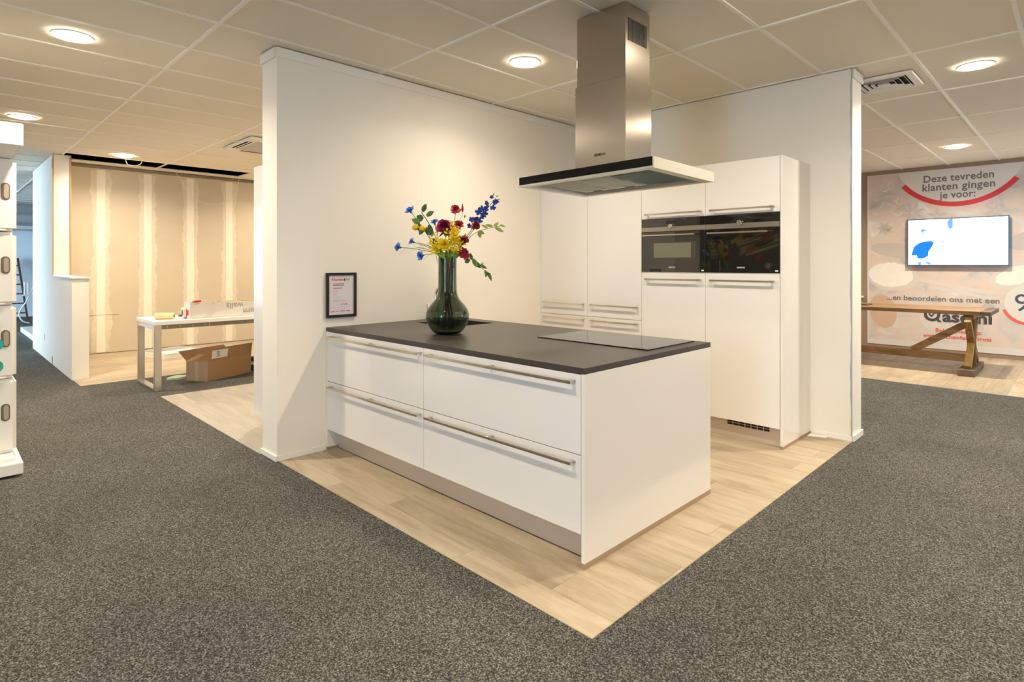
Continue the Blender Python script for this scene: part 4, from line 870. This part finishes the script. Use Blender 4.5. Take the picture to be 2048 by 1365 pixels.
bm = B(); box(bm, -2.605, -2.585, mY-.002, mY, .07, 2.875); box(bm, -2.585, 1.0, mY-.002, mY, .07, .165); box(bm, -2.585, 1.0, mY-.002, mY, 2.86, 2.875); obj('white_border', bm, M_cream, mu)
CXM, CZM = -1.40, 3.205
d_ = [p for p in ell(CXM, CZM, .845, .845, 0, 120, math.pi, 2*math.pi) if p[1] < 2.862]; x_ = math.sqrt(.845**2-(CZM-2.862)**2)
flat([(CXM-x_, 2.862)]+d_+[(CXM+x_, 2.862)], M_cream, 'round_badge', mY-.0030)
def arc(cx, cz, r0, r1, t0, t1, n=40): return [(cx+r1*math.cos(t), cz+r1*math.sin(t)) for t in [t0+(t1-t0)*i/n for i in range(n+1)]]+[(cx+r0*math.cos(t), cz+r0*math.sin(t)) for t in [t1-(t1-t0)*i/n for i in range(n+1)]]
th_ = math.asin((CZM-2.635)/.92)
def strip_arc(cx, cz, r0, r1, t0, t1, m, y, n=40):
    bm = B(); A = [(bm.verts.new((cx+r0*math.cos(t), y, cz+r0*math.sin(t))), bm.verts.new((cx+r1*math.cos(t), y, cz+r1*math.sin(t)))) for t in [t0+(t1-t0)*i/n for i in range(n+1)]]
    for p, q in zip(A, A[1:]): bm.faces.new((p[0], p[1], q[1], q[0]))
    bmesh.ops.recalc_face_normals(bm, faces=bm.faces); g = bmesh.ops.extrude_face_region(bm, geom=bm.faces[:]); [setattr(v, 'co', v.co+Vector((0,.001,0))) for v in g['geom'] if isinstance(v, bmesh.types.BMVert)]
    bmesh.ops.recalc_face_normals(bm, faces=bm.faces); obj('red_arc' if m is not M_dark else 'letter_ring', bm, m, mu)
strip_arc(CXM, CZM, .848, .92, math.pi+th_, 2*math.pi-th_, M_red, mY-.0032)
TXT = lambda x0, z0: (lambda u, v: (x0+u, mY-.0045, z0+v))
text('lettering', 'Deze tevreden', .155, TXT(-1.395, 2.685), M_greyp, mu, 'CENTER', .022, space=1.05, width=.86)
text('lettering', 'klanten gingen', .155, TXT(-1.395, 2.550), M_greyp, mu, 'CENTER', .022, space=1.05, width=.89)
text('lettering', 'je voor:', .155, TXT(-1.395, 2.418), M_greyp, mu, 'CENTER', .022, space=1.05, width=.44)
text('lettering', '...en beoordelen ons met een', .115, TXT(-2.32, .815), M_greyp, mu, 'LEFT', .012, width=1.42)
flat(ell(-.575, .83, .275, .275, 0, 60), M_cream, 'round_badge', mY-.003)
strip_arc(-.575, .83, .277, .315, R(200), R(340), M_lred, mY-.0031)
text('lettering', '9', .36, TXT(-.745, .715), mat('navy_print', (.06,.085,.14), .6, var=.02), mu, 'LEFT', .0)
strip_arc(-1.715, .605, .066, .106, 0, 2*math.pi, M_dark, mY-.0055, 48)
bm = B(); prism(bm, [(-1.665,.545), (-1.635,.545), (-1.590,.492), (-1.640,.492)], fp(mY-.0058), (0,.001,0)); obj('letter_tail', bm, M_dark, mu)
bm = B(); prism(bm, [(-1.762,.612), (-1.722,.560), (-1.655,.648), (-1.675,.660), (-1.722,.592), (-1.745,.628)], fp(mY-.0062), (0,.001,0)); obj('tick_mark', bm, M_dark, mu)
text('lettering', 'asemi', .235, TXT(-1.585, .505), M_dark, mu, 'LEFT', .032, width=.60)
text('lettering', 'Bekijk meer op:', .085, TXT(-1.39, .335), M_lred, mu, 'CENTER', .014, width=.56)
text('lettering', 'www.kitchen4all.nl/trots', .085, TXT(-1.41, .245), M_lred, mu, 'CENTER', .014, width=.84)
# wall screen
sc = thing('wall_screen', (-1.40, Y1-.08, 1.37), 'bright wall mounted screen showing a person in a blue shirt', 'screen')
sx0, sx1, sz0, sz1, sy = -2.025, -.785, 1.372, 2.105, Y1-.10
bm = B(); box(bm, sx0, sx1, sy, sy+.045, sz0, sz1, .003, 1); obj('bezel', bm, mat('glow_tinted_bezel', (.02,.10,.26), .3, var=.03), sc)  # blue in the bezel colour paints the glow around the lit screen
bm = B(); box(bm, -1.65, -1.15, sy+.045, Y1-.008, 1.55, 1.95); obj('bracket', bm, M_black, sc)
M_scr = mat('lit_screen', (.9,.95,1), .3, emit=(.86,.95,1), es=1.5); M_scb = mat('lit_blue_shirt', (0,.1,.4), .3, emit=(.0,.16,.62), es=1.0); M_scl = mat('lit_pale_blue', (.1,.2,.4), .3, emit=(.08,.30,.70), es=1.0)
bm = B(); box(bm, sx0+.014, sx1-.014, sy-.0015, sy, sz0+.014, sz1-.014); pic = obj('display', bm, M_scr, sc)
def sp(poly, m, n): bm = B(); prism(bm, [(sx0+(sx1-sx0)*u, sz0+(sz1-sz0)*v) for u, v in poly], fp(sy-.0028), (0,.001,0)); obj(n, bm, m, pic)
sp([(.045,.22),(.07,.40),(.12,.48),(.17,.51),(.25,.53),(.28,.50),(.265,.42),(.225,.30),(.22,.21),(.18,.16),(.115,.15),(.10,.23),(.085,.22)], M_scb, 'shirt_image')
sp([(.135,.75),(.16,.785),(.20,.775),(.235,.76),(.20,.75),(.18,.74),(.165,.66),(.16,.72)], M_scl, 'hair_image')
sp([(.415,.90),(.43,.97),(.47,.985),(.47,.80),(.445,.755),(.42,.82)], M_scl, 'face_image')
sp([(.34,.60),(.36,.53),(.40,.50),(.36,.50)], M_scl, 'collar_image'); sp([(.11,.07),(.15,.08),(.145,.02),(.12,.02)], M_scl, 'pattern_image'); sp([(.19,.09),(.24,.07),(.26,.02),(.22,.03),(.20,.05)], M_scl, 'pattern_image')
# trestle table
WS = [(.25,(.11,.055,.022)), (.45,(.22,.12,.045)), (.6,(.33,.19,.075)), (.8,(.42,.26,.11))]
M_twX = wood('stained_pine_x', WS, 'X', .5, (2, 18), .2); M_twZ = wood('stained_pine_z', WS, 'Z', .5, (2, 18), .2); M_twY = wood('stained_pine_y', [(.25,(.06,.035,.02)), (.5,(.13,.085,.05)), (.8,(.22,.15,.09))], 'Y', .5, (2, 18), .2); M_twL = wood('light_stained_pine', [(.25,(.28,.15,.045)), (.5,(.42,.25,.08)), (.8,(.52,.33,.13))], 'Z', .5, (2, 14), .1)
tt = thing('trestle_table', (-2.1, 9.68, 0), 'rustic dark stained wooden trestle table before the food mural', 'table')
xr, xl, ya_, yb_ = -.83, -3.3, 9.20, 10.15
for i in range(5):
    w_ = (yb_-ya_)/5; bm = B(); box(bm, xl+.10, xr-.10, ya_+i*w_+.001, ya_+(i+1)*w_-.001, .752, .803, .003, 1); obj('top_board', bm, M_twX, tt)
for a, b in ((xr-.10, xr), (xl, xl+.10)):
    bm = B(); box(bm, a+.001, b, ya_, yb_, .752, .803, .003, 1); obj('breadboard_end', bm, M_twY, tt)
for xc in (-1.055, -3.05):
    bm = B(); box(bm, xc-.082, xc+.082, 9.02, 9.98, 0, .085, .004, 1); obj('foot', bm, M_twY, tt)
    bm = B(); box(bm, xc-.05, xc+.05, ya_+.06, yb_-.10, .695, .752, .003, 1); obj('top_bearer', bm, M_twX, tt)
    ym = 9.55
    bm = B(); beam(bm, (xc, ym, .085), (xc, ym, .695), .09, .075, (0,1,0), .003); obj('post', bm, M_twZ, tt)
    for s in (-1, 1):
        bm = B(); beam(bm, (xc, ym+s*.37, .085), (xc, ym+s*.045, .36), .085, .07, (1,0,0), .003); obj('lower_brace', bm, M_twL if s < 0 else M_twZ, tt)
        bm = B(); beam(bm, (xc, ym+s*.36, .695), (xc, ym+s*.045, .40), .085, .07, (1,0,0), .003); obj('upper_brace', bm, M_twZ, tt)
bm = B(); box(bm, -3.0, -1.10, 9.515, 9.585, .12, .215, .003, 1); obj('stretcher', bm, M_twX, tt)
for a, b in (((-1.70, 9.55, .215), (-1.10, 9.55, .62)), ((-2.40, 9.55, .215), (-3.0, 9.55, .62))):
    bm = B(); beam(bm, a, b, .065, .09, (0,0,1), .003); obj('diagonal_brace', bm, M_twX, tt)
bm = B(); box(bm, -2.62, -2.22, 9.45, 9.75, .8035, .815, .002, 1)
o = obj('dark_tray', bm, mat('dark_brown_tray', (.05,.035,.03), .4, var=.1), label='flat dark tray on the trestle table beside the rear partition', cat='tray')
bm = B(); box(bm, -2.60, -2.24, 9.47, 9.73, .815, .818); obj('tray_inlay', bm, mat('tray_inlay', (.10,.06,.045), .5, var=.2), o)
t = thing('wall_shelf', (-3.0, Y1, .80), 'short white shelf on the brown wall left of the mural', 'shelf')
bm = B(); box(bm, -3.3, -2.66, Y1-.10, Y1-.0005, .835, .86, .002, 1); obj('board', bm, M_white, t)
bm = B(); box(bm, -3.28, -2.70, Y1-.03, Y1-.0005, .80, .835); obj('support_rail', bm, M_white, t)

# ------------------------------------------------------------------ corridor end at far left
M_lw = mat('dark_ladder_wood', (.10,.045,.035), .6, var=.2, vs=10)
t = thing('wooden_ladder', (-19.5, 1.5, 0), 'dark wooden ladder leaning on the pale far corridor wall', 'ladder')
L0, L1 = (Vector((-19.1, 1.73, 0)), Vector((-19.86, 1.60, 1.55))), (Vector((-19.1, 1.30, 0)), Vector((-19.86, 1.32, 1.55)))
for a, b in (L0, L1): bm = B(); beam(bm, a, b, .06, .04, (0,1,0), .004); obj('rail', bm, M_lw, t)
for k in range(6): f_ = .1+k*.155; bm = B(); tube(bm, [L0[0].lerp(L0[1], f_), L1[0].lerp(L1[1], f_)], .018, 8); obj('rung', bm, M_lw, t)
pen('ventilation_duct', [(-18.6, -4.8, 2.50), (-18.6, 8.5, 2.50)], .15, mat('silver_duct', (.55,.60,.66), .35, metal=.6, var=.05), 'round silver duct crossing under the ceiling of the far corridor', 'duct', 24)
bm = B(); box(bm, -20, -18.9, -4.9, 8.5, 2.28, 2.36); obj('ceiling_bulkhead', bm, M_wall, label='white bulkhead ledge below the far corridor duct', cat='bulkhead', kind='structure')
bm = B(); box(bm, -15.6, -12.9, 1.30, 2.1, 0, .10, .004, 1); pl_ = obj('low_platform', bm, M_white, label='low white platform along the far corridor floor', cat='platform')
t = thing('cleaning_stand', (-16.2, 1.62, 0), 'white cleaning stand with a looped hose on a blue base', 'stand')
bm = B(); lathe(bm, [(.17, 0), (.17, .025), (.12, .04)], (-16.2, 1.60, 0), 24); obj('base', bm, mat('blue_base', (.03,.15,.38), .5, var=.05), t, True)
bm = B(); tube(bm, [(-16.2, 1.60, .035), (-16.2, 1.60, 1.02)], .028, 12); obj('pole', bm, M_white, t, True)
bm = B(); beam(bm, (-16.2, 1.38, .72), (-16.2, 1.72, .72), .03, .03); obj('crossbar', bm, M_white, t)
for y in (1.42, 1.48): bm = B(); tube(bm, [(-16.2, y, .73), (-16.2, y, 1.0)], .016, 8); obj('hook', bm, M_white, t)
bm = B(); tube(bm, bez([(-16.2, 1.58, .95), (-16.2, 1.45, .6), (-16.2, 1.33, .35), (-16.2, 1.38, .18), (-16.2, 1.5, .12)]), .013, 8); obj('hose', bm, M_white, t, True)

# ------------------------------------------------------------------ rear of the showroom (mirrored in the ovens)
rm = thing('vegetable_poster', (-5.5, Y0, .9), 'large vegetable photo on the street side wall, mirrored in the right oven', 'poster')
PYY = Y0+.03
bm = B(); box(bm, -7.05, -4.6, Y0+.001, PYY, .8, 2.85); obj('backing', bm, mat('dark_slate_print', (.10,.10,.095), .6, var=.4, vs=2), rm)
rv = random.Random(12)
for k in range(26):
    z = 1.62+k*.032+rv.uniform(-.03,.03); x = -5.95+rv.uniform(-.3,.3); L_ = rv.uniform(.6,1.0); a = .45+rv.uniform(-.12,.12)
    p0, p1 = (x, z), (x+L_*math.cos(a), z+L_*math.sin(a)*.8)
    if p1[1] > 2.8: continue
    bm = B(); beam(bm, (p0[0], PYY+.002, p0[1]), (p1[0], PYY+.002, p1[1]), .004, .046, (0,0,1)); obj('asparagus_print', bm, mat('asparagus_print_%d' % (k % 3), [(.78,.76,.26), (.80,.52,.34), (.58,.62,.20)][k % 3], .6, var=.3, vs=12), rm)
for k in range(30):
    c = (-6.85+rv.uniform(-.15,.55), 1.15+rv.uniform(0,1.2)); bm = B(); prism(bm, ell(c[0], c[1], rv.uniform(.06,.13), rv.uniform(.04,.07), rv.uniform(0,3), 12), lambda x, z: (x, PYY+.001, z), (0,.003,0)); obj('basil_print', bm, mat('basil_print_%d' % (k % 2), [(.012,.02,.010), (.16,.32,.06)][k % 2], .6, var=.3), rm)
for x, z, r, c in ((-5.75,1.75,.17,(.62,.12,.07)), (-5.55,1.55,.15,(.45,.07,.06)), (-6.0,1.95,.13,(.85,.45,.05)), (-5.32,1.36,.12,(.62,.58,.54)), (-5.35,2.05,.16,(.45,.10,.12))):
    bm = B(); prism(bm, [(px_+rv.uniform(-.015,.015), pz_+rv.uniform(-.015,.015)) for px_, pz_ in ell(x, z, r*.72, r*.55, .4, 24)], lambda a, b: (a, PYY+.003, b), (0,.003,0)); obj('produce_print', bm, mat('produce_%d' % int(-x*100), c, .6, var=.4, vs=8), rm)
